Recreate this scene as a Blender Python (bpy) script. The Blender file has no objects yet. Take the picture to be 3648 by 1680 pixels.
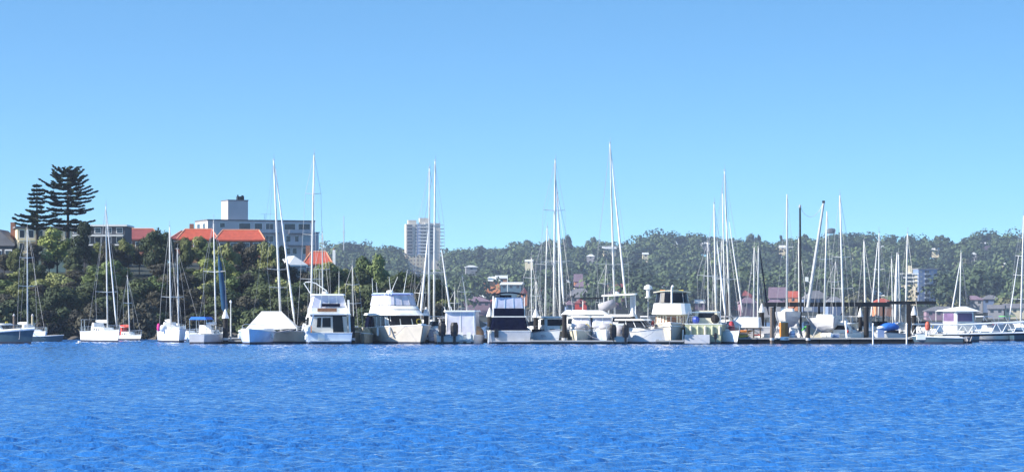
import bpy, math, random
import numpy as np
from mathutils import Vector, Matrix
R = math.radians
sc = bpy.context.scene
# ------------------------------------------------------------------ camera, sky, sun, exposure
F = 10344.0; HZ = 1122.0; CAMZ = 3.0; CX = 1824.0
cd = bpy.data.cameras.new('camera'); cam = bpy.data.objects.new('camera', cd)
sc.collection.objects.link(cam); sc.camera = cam
cam.location = (0, 0, CAMZ); cam.rotation_euler = (R(90), 0, 0)
cd.sensor_width = 36.0; cd.lens = F / 3648 * 36; cd.shift_y = (HZ - 840) / 3648
cd.clip_start = 0.5; cd.clip_end = 20000
SUN = Vector((-0.84, -0.26, 0.50)).normalized()
sd = bpy.data.lights.new('sun', 'SUN'); sd.energy = 4.6; sd.angle = R(0.5); sd.color = (1, 0.94, 0.85)
so = bpy.data.objects.new('sun', sd); sc.collection.objects.link(so)
so.rotation_euler = SUN.to_track_quat('Z', 'Y').to_euler(); so.location = (-100, 0, 200)
w = bpy.data.worlds.new('World'); sc.world = w; w.use_nodes = True
nt = w.node_tree; N = nt.nodes; K = nt.links
bg = N['Background']; bg.inputs['Strength'].default_value = 0.12
sky = N.new('ShaderNodeTexSky'); sky.sky_type = 'NISHITA'; sky.sun_disc = False
sky.sun_elevation = math.asin(SUN.z); sky.sun_rotation = math.atan2(SUN.x, SUN.y)
sky.air_density = 1.0; sky.dust_density = 0.3; sky.ozone_density = 2.5
tc = N.new('ShaderNodeTexCoord'); sx = N.new('ShaderNodeSeparateXYZ'); cx = N.new('ShaderNodeCombineXYZ')
K.new(tc.outputs['Generated'], sx.inputs[0])
m1 = N.new('ShaderNodeMath'); m1.operation = 'MULTIPLY_ADD'; m1.inputs[1].default_value = 3.1; m1.inputs[2].default_value = 0.06
m2 = N.new('ShaderNodeMath'); m2.operation = 'MAXIMUM'; m2.inputs[1].default_value = 0.01
K.new(sx.outputs[2], m1.inputs[0]); K.new(m1.outputs[0], m2.inputs[0])
K.new(sx.outputs[0], cx.inputs[0]); K.new(sx.outputs[1], cx.inputs[1]); K.new(m2.outputs[0], cx.inputs[2])
nv = N.new('ShaderNodeVectorMath'); nv.operation = 'NORMALIZE'; K.new(cx.outputs[0], nv.inputs[0])
K.new(nv.outputs[0], sky.inputs['Vector'])
hs = N.new('ShaderNodeHueSaturation'); hs.inputs['Saturation'].default_value = 1.15; hs.inputs['Value'].default_value = 1.0
K.new(sky.outputs[0], hs.inputs['Color'])
mx = N.new('ShaderNodeMix'); mx.data_type = 'RGBA'; mx.blend_type = 'MULTIPLY'; mx.inputs[0].default_value = 1.0
K.new(hs.outputs[0], mx.inputs[6]); mx.inputs[7].default_value = (.86, 1.10, 1.10, 1)
K.new(mx.outputs[2], bg.inputs['Color'])
sc.view_settings.view_transform = 'Standard'; sc.view_settings.look = 'None'
sc.view_settings.exposure = 1.0; sc.view_settings.gamma = 1.0
sc.cycles.volume_bounces = 0; sc.cycles.max_bounces = 6

# ------------------------------------------------------------------ materials
MATS = {}
def mat(name, col, rough=0.6, var=0.12, vscale=3.0, metal=0.0, col2=None, spec=0.5, bump=0.0):
    if name in MATS: return MATS[name]
    m = bpy.data.materials.new(name); m.use_nodes = True; t = m.node_tree
    b = t.nodes['Principled BSDF']; b.inputs['Roughness'].default_value = rough; b.inputs['Metallic'].default_value = metal
    b.inputs['Specular IOR Level'].default_value = spec
    tcn = t.nodes.new('ShaderNodeTexCoord'); nz = t.nodes.new('ShaderNodeTexNoise'); nz.inputs['Scale'].default_value = vscale
    nz.inputs['Detail'].default_value = 4
    t.links.new(tcn.outputs['Object'], nz.inputs['Vector'])
    rp = t.nodes.new('ShaderNodeValToRGB'); e = rp.color_ramp.elements
    e[0].position = .3; e[1].position = .7
    a = col2 if col2 else tuple(c * (1 - var) for c in col); bb = col if col2 else tuple(min(1, c * (1 + var * .5)) for c in col)
    e[0].color = (*a, 1); e[1].color = (*bb, 1)
    t.links.new(nz.outputs['Fac'], rp.inputs[0]); t.links.new(rp.outputs[0], b.inputs['Base Color'])
    if bump:
        bp = t.nodes.new('ShaderNodeBump'); bp.inputs['Strength'].default_value = bump; bp.inputs['Distance'].default_value = .05
        t.links.new(nz.outputs['Fac'], bp.inputs['Height']); t.links.new(bp.outputs[0], b.inputs['Normal'])
    MATS[name] = m; return m
def leafmat(name, c1, c2, vs=0.5, tree=False):
    """leaf colour differs from clump to clump and from tree to tree"""
    if name in MATS: return MATS[name]
    m = bpy.data.materials.new(name); m.use_nodes = True; t = m.node_tree
    b = t.nodes['Principled BSDF']; b.inputs['Roughness'].default_value = .75; b.inputs['Specular IOR Level'].default_value = .2
    g = t.nodes.new('ShaderNodeTexCoord'); nz = t.nodes.new('ShaderNodeTexNoise'); nz.inputs['Scale'].default_value = vs; nz.inputs['Detail'].default_value = 3
    t.links.new(g.outputs['Object'], nz.inputs['Vector'])
    if tree: nz = t.nodes.new('ShaderNodeAttribute'); nz.attribute_name = 'tree_kind'
    oi = t.nodes.new('ShaderNodeObjectInfo')
    ad = t.nodes.new('ShaderNodeMath'); ad.operation = 'MULTIPLY_ADD'; ad.inputs[1].default_value = .5; 
    t.links.new(oi.outputs['Random'], ad.inputs[0]); t.links.new(nz.outputs['Fac'], ad.inputs[2])
    rp = t.nodes.new('ShaderNodeValToRGB'); e = rp.color_ramp.elements
    e[0].position = .45; e[1].position = 1.0; e[0].color = (*c1, 1); e[1].color = (*c2, 1)
    t.links.new(ad.outputs[0], rp.inputs[0]); t.links.new(rp.outputs[0], b.inputs['Base Color'])
    MATS[name] = m; return m
WHITE = mat('white_gelcoat', (.86, .86, .83), .3, .08, 1.5)
CREAM = mat('cream_gelcoat', (.72, .66, .50), .35, .12, 1.5)
BEIGE = mat('beige_gelcoat', (.62, .55, .44), .35, .12, 1.5)
GREENH = mat('weathered_green_hull', (.50, .52, .34), .5, .3, 2.5)
PALEBLUE = mat('pale_blue_gelcoat', (.55, .66, .80), .3, .1, 1.5)
NAVYH = mat('dark_teal_hull', (.05, .10, .13), .45, .2, 1.5)
GREYH = mat('grey_gelcoat', (.52, .52, .54), .35, .12, 1.5)
ANTIF = mat('antifouling', (.03, .035, .06), .7, .3, 2)
REDAF = mat('red_antifouling', (.30, .05, .04), .7, .3, 2)
DECK = mat('deck_paint', (.62, .62, .58), .7, .15, 4)
ALU = mat('mast_aluminium', (.64, .64, .62), .4, .1, 2)
WIRE = mat('rigging_wire', (.35, .36, .38), .4, .1, 2)
STEEL = mat('stainless_rail', (.7, .7, .7), .25, .1, 4, .8)
GLASS = mat('tinted_glass', (.008, .010, .016), .22, .2, 1, spec=.25)
PURG = mat('lilac_reflecting_glass', (.20, .13, .26), .35, .3, 1)
CLEAR = mat('vinyl_clears', (.62, .62, .72), .3, .25, 1.2)
CANVW = mat('white_canvas', (.78, .78, .78), .85, .12, 2, bump=.3)
CANVG = mat('grey_canvas', (.40, .39, .42), .85, .2, 2, bump=.3)
NAVYC = mat('navy_canvas', (.002, .004, .022), .95, .3, 2, bump=.3, spec=.05)
BLUEC = mat('blue_canvas', (.02, .16, .62), .8, .2, 2, bump=.3)
TEALC = mat('teal_blue_sailcloth', (.004, .055, .13), .9, .3, 2, bump=.3)
TANC = mat('tan_canvas', (.48, .42, .28), .85, .25, 2, bump=.4)
ORANGEC = mat('faded_orange_cover', (.62, .33, .12), .85, .3, 3, bump=.4, col2=(.62, .42, .30))
BLACK = mat('black_plastic', (.006, .006, .008), .5, .2, 3)
DARKT = mat('tarred_timber', (.014, .012, .012), .85, .4, 6, bump=.3)
BROWNT = mat('weathered_timber', (.16, .12, .09), .85, .3, 5, bump=.3)
RED = mat('red_paint', (.55, .05, .03), .5, .2, 3)
YELLOW = mat('yellow_paint', (.65, .50, .06), .5, .2, 3)
ORANGE = mat('orange_paint', (.75, .25, .04), .5, .2, 3)
GREENP = mat('bright_green_plastic', (.12, .60, .10), .4, .2, 3)
BLUEP = mat('blue_plastic', (.04, .08, .40), .4, .2, 3)
FENDER = mat('fender_vinyl', (.75, .75, .72), .4, .1, 3)
CONC = mat('concrete', (.42, .41, .39), .9, .2, 1, bump=.3)
GALV = mat('galvanised_steel', (.50, .50, .50), .5, .15, 3, .2)
TEAKM = mat('varnished_teak', (.22, .10, .045), .45, .25, 4)
LEAF = {
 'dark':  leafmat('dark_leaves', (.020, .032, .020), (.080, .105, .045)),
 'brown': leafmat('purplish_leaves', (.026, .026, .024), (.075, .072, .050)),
 'olive': leafmat('olive_leaves', (.065, .080, .030), (.27, .29, .11)),
 'lime':  leafmat('lime_leaves', (.09, .115, .03), (.25, .29, .09)),
 'green': leafmat('green_leaves', (.045, .075, .026), (.17, .22, .08)),
 'pine':  leafmat('pine_needles', (.014, .028, .016), (.045, .075, .034)),
}
BARK = mat('bark', (.055, .042, .034), .95, .4, 3, bump=.5)
PALEBARK = mat('pale_gum_bark', (.28, .25, .22), .9, .3, 3)

# ------------------------------------------------------------------ mesh helpers
class MB:
    def __init__(s): s.v = []; s.f = []
    def add(s, vs, fs):
        o = len(s.v); s.v += [tuple(p) for p in vs]; s.f += [tuple(i + o for i in f) for f in fs]; return s
    def box(s, c, d, rz=0, ry=0):
        M = Matrix.Rotation(rz, 3, 'Z') @ Matrix.Rotation(ry, 3, 'Y'); vs = []
        for k in (-1, 1):
            for (i, j) in ((-1, -1), (1, -1), (1, 1), (-1, 1)):
                vs.append(M @ Vector((i * d[0] / 2, j * d[1] / 2, k * d[2] / 2)) + Vector(c))
        return s.add(vs, [(3, 2, 1, 0), (4, 5, 6, 7), (0, 1, 5, 4), (1, 2, 6, 5), (2, 3, 7, 6), (3, 0, 4, 7)])
    def tube(s, pts, r, n=6):
        pts = [Vector(p) for p in pts]; k = len(pts)
        rs = r if isinstance(r, (list, tuple)) else [r] * k
        o = len(s.v)
        for i, p in enumerate(pts):
            d = (pts[min(i + 1, k - 1)] - pts[max(i - 1, 0)])
            d = d.normalized() if d.length > 1e-9 else Vector((0, 0, 1))
            a = d.cross(Vector((0, 1, 0.1))); a = a.normalized() if a.length > 1e-4 else Vector((1, 0, 0)); b = d.cross(a)
            for j in range(n):
                t = 2 * math.pi * j / n
                s.v.append(tuple(p + (a * math.cos(t) + b * math.sin(t)) * rs[i]))
        for i in range(k - 1):
            for j in range(n):
                s.f.append((o + i * n + j, o + i * n + (j + 1) % n, o + (i + 1) * n + (j + 1) % n, o + (i + 1) * n + j))
        s.f.append(tuple(o + j for j in range(n))[::-1]); s.f.append(tuple(o + (k - 1) * n + j for j in range(n)))
        return s
    def loft(s, secs, closed=True, caps=True):
        o = len(s.v); n = len(secs[0])
        for q in secs: s.v += [tuple(p) for p in q]
        for i in range(len(secs) - 1):
            for j in range(n if closed else n - 1):
                s.f.append((o + i * n + j, o + i * n + (j + 1) % n, o + (i + 1) * n + (j + 1) % n, o + (i + 1) * n + j))
        if caps:
            s.f.append(tuple(o + j for j in range(n))[::-1]); s.f.append(tuple(o + (len(secs) - 1) * n + j for j in range(n)))
        return s
    def lathe(s, prof, c=(0, 0, 0), n=12, axis='z'):
        secs = []
        for (r, z) in prof:
            q = []
            for j in range(n):
                t = 2 * math.pi * j / n
                p = (r * math.cos(t), r * math.sin(t), z) if axis == 'z' else (z, r * math.cos(t), r * math.sin(t))
                q.append((c[0] + p[0], c[1] + p[1], c[2] + p[2]))
            secs.append(q)
        return s.loft(secs)
    def blob(s, c, r, seed=0, n=10, m=7, j=.12):
        rn = random.Random(seed); secs = []
        for i in range(m + 1):
            a = math.pi * i / m; q = []
            for k in range(n):
                t = 2 * math.pi * k / n; q_ = 1 + rn.uniform(-j, j)
                rr = max(math.sin(a), .02) * q_
                q.append((c[0] + r[0] * rr * math.cos(t), c[1] + r[1] * rr * math.sin(t), c[2] - r[2] * math.cos(a)))
            secs.append(q)
        return s.loft(secs)

def link(name, v, f, m, parent=None, smooth=False):
    me = bpy.data.meshes.new(name); me.from_pydata(v, [], f); me.validate(verbose=False); me.update()
    if m: me.materials.append(m)
    if smooth:
        for p in me.polygons: p.use_smooth = True
    o = bpy.data.objects.new(name, me); sc.collection.objects.link(o)
    if parent: o.parent = parent
    return o
def mesh_np(name, V, Q, m):
    me = bpy.data.meshes.new(name); n = len(Q)
    me.vertices.add(len(V)); me.vertices.foreach_set('co', np.asarray(V, np.float32).ravel())
    k = Q.shape[1]
    me.loops.add(n * k); me.loops.foreach_set('vertex_index', np.asarray(Q, np.int32).ravel())
    me.polygons.add(n); me.polygons.foreach_set('loop_start', np.arange(0, n * k, k, dtype=np.int32))
    me.polygons.foreach_set('loop_total', np.full(n, k, np.int32)); me.update(calc_edges=True)
    me.materials.append(m); return me
def tag(o, label=None, cat=None, group=None, kind=None):
    if label: o['label'] = label
    if cat: o['category'] = cat
    if group: o['group'] = group
    if kind: o['kind'] = kind
    return o
def P(px, py, Y): return Vector(((px - CX) * Y / F, Y, CAMZ - (py - HZ) * Y / F))
class T:
    """a thing: an Empty at its base, parts built in its local frame"""
    def __init__(s, name, label, cat, loc, rz=0, group=None):
        s.o = bpy.data.objects.new(name, None); sc.collection.objects.link(s.o); s.o.empty_display_size = .5
        s.o.location = loc; s.o.rotation_euler = (0, 0, rz); tag(s.o, label, cat, group)
        s.loc = Vector(loc); s.rz = rz; s.inv = Matrix.Rotation(-rz, 3, 'Z')
    def l(s, p): return s.inv @ (Vector(p) - s.loc)
    def px(s, px, py, dY=0): return s.l(P(px, py, s.loc.y + dY))
    def part(s, name, mb, m, parent=None, smooth=False, label=None):
        if not mb.f: return None
        o = link(name, mb.v, mb.f, m, parent or s.o, smooth)
        if label: o['label'] = label
        return o

# plan polygons with rounded corners, from aft centre, starboard side first
def plan(x0, x1, w, r, n=5):
    r = min(r, w * .98, (x1 - x0) * .49); pts = [(x0, 0)]
    def arc(cx_, cy_, a0):
        for i in range(n + 1):
            a = a0 + math.pi / 2 * i / n; pts.append((cx_ + r * math.cos(a), cy_ + r * math.sin(a)))
    if r < 1e-3: pts += [(x0, -w), (x1, -w), (x1, 0), (x1, w), (x0, w)]
    else:
        rb = r * .35
        for i in range(n + 1):
            a = math.pi + math.pi / 2 * i / n; pts.append((x0 + rb + rb * math.cos(a), -w + rb + rb * math.sin(a)))
        arc(x1 - r, -w + r, -math.pi / 2); pts.append((x1, 0)); arc(x1 - r, w - r, 0)
        for i in range(n + 1):
            a = math.pi / 2 + math.pi / 2 * i / n; pts.append((x0 + rb + rb * math.cos(a), w - rb + rb * math.sin(a)))
    return pts
class Tier:
    def __init__(s, x0, x1, w, z0, z1, rf=0, ra=0, tap=1.0, r=0.0):
        s.x0, s.x1, s.w, s.z0, s.z1, s.rf, s.ra, s.tap, s.r = x0, x1, w, z0, z1, rf, ra, tap, r
        s.b = plan(x0, x1, w, r); s.t = plan(x0 + ra, x1 - rf, w * tap, r * tap if r else 0)
    def mb(s, mb=None):
        mb = mb or MB()
        return mb.loft([[(x, y, s.z0) for x, y in s.b], [(x, y, s.z1) for x, y in s.t]])
    def rng(s, side, u0, u1):
        L = s.x1 - s.x0; W = s.w; tot = 4 * W + 2 * L
        base = {'stbd': (W, L), 'front': (W + L, 2 * W), 'port': (3 * W + L, L)}
        if side == 'aft':
            a, b = (u0 * 2 * W - W) / tot, (u1 * 2 * W - W) / tot; return a, b
        o, ln = base[side]; return (o + u0 * ln) / tot, (o + u1 * ln) / tot
    def at(s, poly, q):
        q %= 1.0; n = len(poly); seg = []; tot = 0
        for i in range(n):
            a = poly[i]; b = poly[(i + 1) % n]; d = math.hypot(b[0] - a[0], b[1] - a[1]); seg.append(d); tot += d
        g = q * tot
        for i in range(n):
            if g <= seg[i] or i == n - 1:
                a = poly[i]; b = poly[(i + 1) % n]; k = g / max(seg[i], 1e-9)
                d = Vector((b[1] - a[1], a[0] - b[0])); d.normalize()
                return Vector((a[0] + (b[0] - a[0]) * k, a[1] + (b[1] - a[1]) * k)), d
            g -= seg[i]
    def band(s, mb, side, u0, u1, v0, v1, off=.02, n=None):
        a, b = s.rng(side, u0, u1) if isinstance(side, str) else (u0, u1)
        n = n or (max(2, int((b - a) * 60)) if s.r else 1)
        lo = []; hi = []
        for i in range(n + 1):
            q = a + (b - a) * i / n
            if not s.r: q = min(max(q, a + 1e-5), b - 1e-5)
            p0, d0 = s.at(s.b, q); p1, d1 = s.at(s.t, q)
            for v, arr in ((v0, lo), (v1, hi)):
                p = p0.lerp(p1, v); z = s.z0 + (s.z1 - s.z0) * v
                arr.append((Vector((p.x + d0.x * off, p.y + d0.y * off, z)), Vector((p.x - d0.x * .01, p.y - d0.y * .01, z))))
        vs = []
        for x in lo: vs += [x[0], x[1]]
        for x in hi: vs += [x[0], x[1]]
        m = 2 * (n + 1); fs = []
        for i in range(n):
            j = 2 * i
            fs += [(j, j + 2, m + j + 2, m + j), (j + 1, j + 3, j + 2, j), (m + j, m + j + 2, m + j + 3, m + j + 1)]
        fs += [(1, 0, m, m + 1), (2 * n, 2 * n + 1, m + 2 * n + 1, m + 2 * n)]
        mb.add(vs, fs); return mb
def wins(t, tier, lst, parent=None, glass=None, frame=None, name='window', off=.02):
    """each window a part; with a frame the pane is its sub-part"""
    for (side, u0, u1, v0, v1) in lst:
        if frame:
            du = (u1 - u0) * .1; dv = (v1 - v0) * .1
            fr = t.part(name, tier.band(MB(), side, u0 - du, u1 + du, v0 - dv, v1 + dv, off), frame, parent)
            t.part('pane', tier.band(MB(), side, u0, u1, v0, v1, off + .03), glass or GLASS, fr if parent is None else parent)
        else: t.part(name, tier.band(MB(), side, u0, u1, v0, v1, off), glass or GLASS, parent)
# ------------------------------------------------------------------ water, land, haze
def water_mat():
    m = bpy.data.materials.new('harbour_water'); m.use_nodes = True; t = m.node_tree; b = t.nodes['Principled BSDF']
    b.inputs['Base Color'].default_value = (.024, .15, .455, 1); b.inputs['Roughness'].default_value = .05
    b.inputs['IOR'].default_value = 1.33
    g = t.nodes.new('ShaderNodeNewGeometry'); prev = None
    for (sx_, sy_, dist, st, rot) in ((6.5, 3.6, .035, 1.0, .10), (2.6, 1.3, .08, 1.0, -.12)):
        mp = t.nodes.new('ShaderNodeMapping'); mp.inputs['Scale'].default_value = (sx_, sy_, 1); mp.inputs['Rotation'].default_value = (0, 0, rot)
        nz = t.nodes.new('ShaderNodeTexNoise'); nz.inputs['Scale'].default_value = 1.0; nz.inputs['Detail'].default_value = 3; nz.inputs['Roughness'].default_value = .55
        t.links.new(g.outputs['Position'], mp.inputs[0]); t.links.new(mp.outputs[0], nz.inputs[0])
        bp = t.nodes.new('ShaderNodeBump'); bp.inputs['Strength'].default_value = st; bp.inputs['Distance'].default_value = dist
        t.links.new(nz.outputs['Fac'], bp.inputs['Height'])
        if prev: t.links.new(prev.outputs[0], bp.inputs['Normal'])
        prev = bp
    t.links.new(prev.outputs[0], b.inputs['Normal'])
    return m
# real waves: a sum of wind-driven wave trains over the stretch of harbour one can see
def build_water():
    rg = np.random.default_rng(4); ys = [42.0]
    while ys[-1] < 365: ys.append(ys[-1] + min(.10 + (ys[-1] - 42) * .0013, .45))
    ys = np.array(ys); xs = np.arange(-66, 66.01, .14); X, Y = np.meshgrid(xs, ys)
    n = 60; lam = np.exp(rg.uniform(np.log(.32), np.log(1.25), n)); th = np.radians(-70) + rg.normal(0, .62, n); ph = rg.uniform(0, 6.28, n)
    k = 2 * np.pi / lam; amp = .0062 * lam; Z = np.zeros_like(X)
    gust = 1 + .35 * np.sin(X * .045 + Y * .021 + 1) * np.sin(Y * .034 - X * .012) + .2 * np.sin(X * .11 - Y * .06)
    for i in range(n): Z += amp[i] * np.sin(k[i] * (X * math.cos(th[i]) + Y * math.sin(th[i])) + ph[i])
    Z *= gust; e = np.minimum.reduce([(X + 66) / 3, (66 - X) / 3, (Y - 42) / 3, (ys[-1] - Y) / 3, np.ones_like(X)]); Z *= np.clip(e, 0, 1)
    ny, nx = X.shape; V = np.stack([X, Y, Z], -1).reshape(-1, 3); idx = np.arange(nx * ny).reshape(ny, nx)
    Q = np.stack([idx[:-1, :-1], idx[:-1, 1:], idx[1:, 1:], idx[1:, :-1]], -1).reshape(-1, 4)
    o = len(V); y1 = float(ys[-1]); ex = [(-900, -30, 0), (900, -30, 0), (900, 42, 0), (-900, 42, 0), (-66, 42, 0), (66, 42, 0), (66, y1, 0), (-66, y1, 0), (-900, y1, 0), (900, y1, 0), (900, 1500, 0), (-900, 1500, 0)]
    V = np.concatenate([V, np.array(ex, float)]); Q = np.concatenate([Q, np.array([(0, 1, 2, 3), (3, 4, 7, 8), (5, 2, 9, 6), (8, 9, 10, 11)]) + o])
    me = mesh_np('water', V, Q, water_mat()); me.polygons.foreach_set('use_smooth', np.ones(len(Q), bool)); ob = bpy.data.objects.new('water', me); sc.collection.objects.link(ob)
    tag(ob, 'blue rippled harbour water', 'water', kind='structure')
build_water()

def ss(a, b, x):
    t = min(max((x - a) / (b - a), 0), 1); return t * t * (3 - 2 * t)
def bank_h(X, Y):
    m = 1 - ss(-50, -6, X) * .0
    h = 1.2 * ss(358, 364, Y) + 9.0 * ss(364, 425, Y) + 4 * ss(430, 560, Y) + 1.5 * ss(600, 800, Y)
    m = 1 - .55 * ss(-46, -22, X) - .45 * ss(-18, -4, X)
    return h * m * (1 - ss(900, 1000, Y)) - 1.2
def far_h(X, Y):
    px = CX + X * F / max(Y, 1)
    top = 46 + 9 * ss(1750, 2450, px) + 2.5 * math.sin(px * .011) + 1.8 * math.sin(px * .027 + 1)
    return 3.2 * ss(1240, 1300, Y) + 7 * ss(1300, 1700, Y) + (top - 10) * ss(1650, 2600, Y) - 1.2
def land_h(X, Y): return max(bank_h(X, Y), far_h(X, Y))
ys = list(np.linspace(352, 440, 30)) + list(np.linspace(450, 900, 24)) + list(np.linspace(950, 3400, 50))
xs = list(np.linspace(-1500, -140, 10)) + list(np.linspace(-120, 30, 51)) + list(np.linspace(40, 1500, 60))
V = [(x, y, land_h(x, y)) for y in ys for x in xs]; nx = len(xs)
Fc = [(i * nx + j, i * nx + j + 1, (i + 1) * nx + j + 1, (i + 1) * nx + j) for i in range(len(ys) - 1) for j in range(nx - 1)]
SOIL = mat('scrubby_soil', (.028, .030, .016), .95, .3, .05, col2=(.016, .024, .012))
tag(link('ground', V, Fc, SOIL, smooth=True), 'scrubby slopes of the headland and far hillside', 'ground', kind='structure')
# dark sandstone rocks at the waterline of the left bank
ROCK = mat('sandstone_rock', (.10, .085, .07), .95, .4, .8, bump=.6)
mb = MB(); rn = random.Random(5)
for i in range(90):
    Y = rn.uniform(355, 361); X = rn.uniform(-72, -6)
    mb.blob((X, Y, rn.uniform(-.2, .3)), (rn.uniform(.6, 1.8), rn.uniform(.5, 1.2), rn.uniform(.3, .9)), i, 7, 5, .25)
tag(link('shore_rocks', mb.v, mb.f, ROCK), 'low dark rocks along the foot of the wooded bank', 'rocks', kind='stuff')
# ------------------------------------------------------------------ trees
def leaves(C, Rr, n, size, rng, up=.25, asp=.6, shell=.55, jit=.55):
    """n leaf clumps over lobes with centres C and radii Rr -> quads"""
    C = np.asarray(C, float); Rr = np.asarray(Rr, float)
    wgt = Rr[:, 0] ** 2; wgt /= wgt.sum(); k = rng.choice(len(C), n, p=wgt)
    d = rng.normal(size=(n, 3)); d[:, 2] += up; d /= np.linalg.norm(d, axis=1)[:, None]
    r = shell + (1 - shell) * rng.random(n) ** .5; r *= 1 + .12 * rng.normal(size=n)
    c = C[k] + d * Rr[k] * r[:, None]
    nr = d + rng.normal(size=(n, 3)) * jit; nr /= np.linalg.norm(nr, axis=1)[:, None]
    a = np.cross(nr, rng.normal(size=(n, 3))); a /= np.linalg.norm(a, axis=1)[:, None]; b = np.cross(nr, a)
    s = size * rng.uniform(.6, 1.4, n)[:, None]
    V = np.stack([c - a * s, c - b * s * asp, c + a * s, c + b * s * asp], 1).reshape(-1, 3)
    return V, np.arange(4 * n).reshape(n, 4)
def tree_proto(kind, H, W, trunk_h, seed, nl=2600, size=.28, shape='round', bark=None):
    """unit data: (crown mesh, trunk mesh)"""
    rng = np.random.default_rng(seed); rn = random.Random(seed)
    C = []; Rr = []; nlobe = 16 if shape != 'umbrella' else 12
    for i in range(nlobe):
        a = rn.uniform(0, 2 * math.pi); q = rn.random() ** .6
        if shape == 'umbrella':
            z = H * (.86 - .16 * q * q + rn.uniform(-.04, .03)); rr = W * rn.uniform(.16, .24); cz = rr * .45
            C.append((math.cos(a) * q * W * .85, math.sin(a) * q * W * .85, z)); Rr.append((rr, rr, cz)); continue
        zc = rn.uniform(0, 1)
        prof = math.sin(math.pi * (0.18 + .74 * zc)) if shape == 'round' else (1.05 - zc)
        z = trunk_h + (H - trunk_h) * (.12 + .76 * zc)
        rr = W * rn.uniform(.28, .46); C.append((math.cos(a) * q * W * .75 * prof, math.sin(a) * q * W * .75 * prof, z))
        Rr.append((rr, rr, rr * rn.uniform(.6, .85)))
    V, Q = leaves(C, Rr, nl, size, rng, jit=.30)
    crown = mesh_np('crown', V, Q, LEAF[kind])
    mb = MB(); top = (0.1 * W * rn.uniform(-1, 1), 0, trunk_h + (H - trunk_h) * .35)
    mb.tube([(0, 0, -1.0), (rn.uniform(-.1, .1), 0, trunk_h * .5), top], [.05 * W, .038 * W, .022 * W], 7)
    for c in C[:7]:
        s0 = (top[0] * .6, 0, trunk_h * rn.uniform(.7, 1.05))
        mb.tube([s0, ((s0[0] + c[0]) / 2, c[1] / 2, (s0[2] + c[2]) / 2 + .2), c], [.02 * W, .013 * W, .006 * W], 5)
    me = bpy.data.meshes.new('trunk'); me.from_pydata(mb.v, [], mb.f); me.materials.append(bark or BARK)
    return crown, me
def put_tree(name, proto, X, Y, z, s, rz, label, cat='tree', group=None, sz=None):
    e = bpy.data.objects.new(name, None); sc.collection.objects.link(e); e.location = (X, Y, z); e.rotation_euler = (0, 0, rz)
    e.scale = (s, s, sz or s); tag(e, label, cat, group)
    for nm, me in (('crown', proto[0]), ('trunk', proto[1])):
        o = bpy.data.objects.new(nm, me); sc.collection.objects.link(o); o.parent = e
    return e
PR = {}
for k, (kind, sd_) in enumerate((('dark', 1), ('dark', 2), ('brown', 3), ('brown', 4), ('olive', 5), ('olive', 6), ('lime', 7), ('green', 8))):
    PR.setdefault(kind, []).append(tree_proto(kind, 8.0, 3.6, 2.2, sd_ * 11, 3600, .24))
bushes = {k: tree_proto(k, 3.2, 2.4, .3, 70 + i, 1500, .20) for i, k in enumerate(('dark', 'brown', 'olive'))}
LM = [(15, 'by the left edge'), (62, 'left of the cruiser mast'), (110, 'behind the cabin cruiser mast'), (165, 'above the little white tender'),
      (215, 'below the tall pine'), (265, 'right of the tender'), (315, 'left of the arch sloop'), (375, 'behind the arch sloop'),
      (425, 'right of the arch sloop'), (470, 'behind the small red sailed yacht'), (520, 'left of the twin tall masts'), (575, 'behind the twin tall masts'),
      (640, 'right of the twin tall masts'), (690, 'left of the bimini yacht'), (745, 'behind the bimini yacht'), (800, 'behind the furled teal sail'),
      (855, 'left of the tented yacht'), (910, 'above the tent ridge end'), (960, 'behind the tented yacht mast'), (1020, 'right of the tented yacht mast'),
      (1075, 'left of the white outrigger cruiser'), (1130, 'behind the white outrigger cruiser'), (1185, 'above the outrigger cruiser hardtop'), (1240, 'right of the outrigger cruiser'),
      (1300, 'above the grass patch'), (1355, 'behind the wide flybridge cruiser'), (1415, 'right behind the wide flybridge cruiser'), (1475, 'left of the two tall grey masts'),
      (1535, 'behind the two tall grey masts'), (1590, 'at the right headland tip')]
LOOK = {'dark': 'dark green tree', 'brown': 'purplish brown tree', 'olive': 'olive green tree', 'lime': 'bright lime green tree', 'green': 'mid green tree'}
seen = set()
def lm(px): return min(LM, key=lambda a: abs(a[0] - px))[1]
def bank_label(look, row, px):
    base = f"{look} {row} {lm(px)}"; s = base; k = 0
    ex = ['', ', the denser one', ', the taller one', ', the smaller one', ', the leaning one']
    while s in seen and k < 4: k += 1; s = base + ex[k]
    seen.add(s); return s
rn = random.Random(12)
def bank_tree(px, ytop, Y, wpx, kind, row):
    X = (px - CX) * Y / F; z = bank_h(X, Y); ztop = CAMZ - (ytop - HZ) * Y / F; H = ztop - z
    s = wpx * 1.55 * Y / F / 2 / 3.9
    put_tree('leafy_tree', rn.choice(PR[kind]), X, Y, z, s, rn.uniform(0, 6.28), bank_label(LOOK[kind], row, px), 'tree', 'trees on the left bank', sz=max(H, 3) / 8.3)
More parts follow.
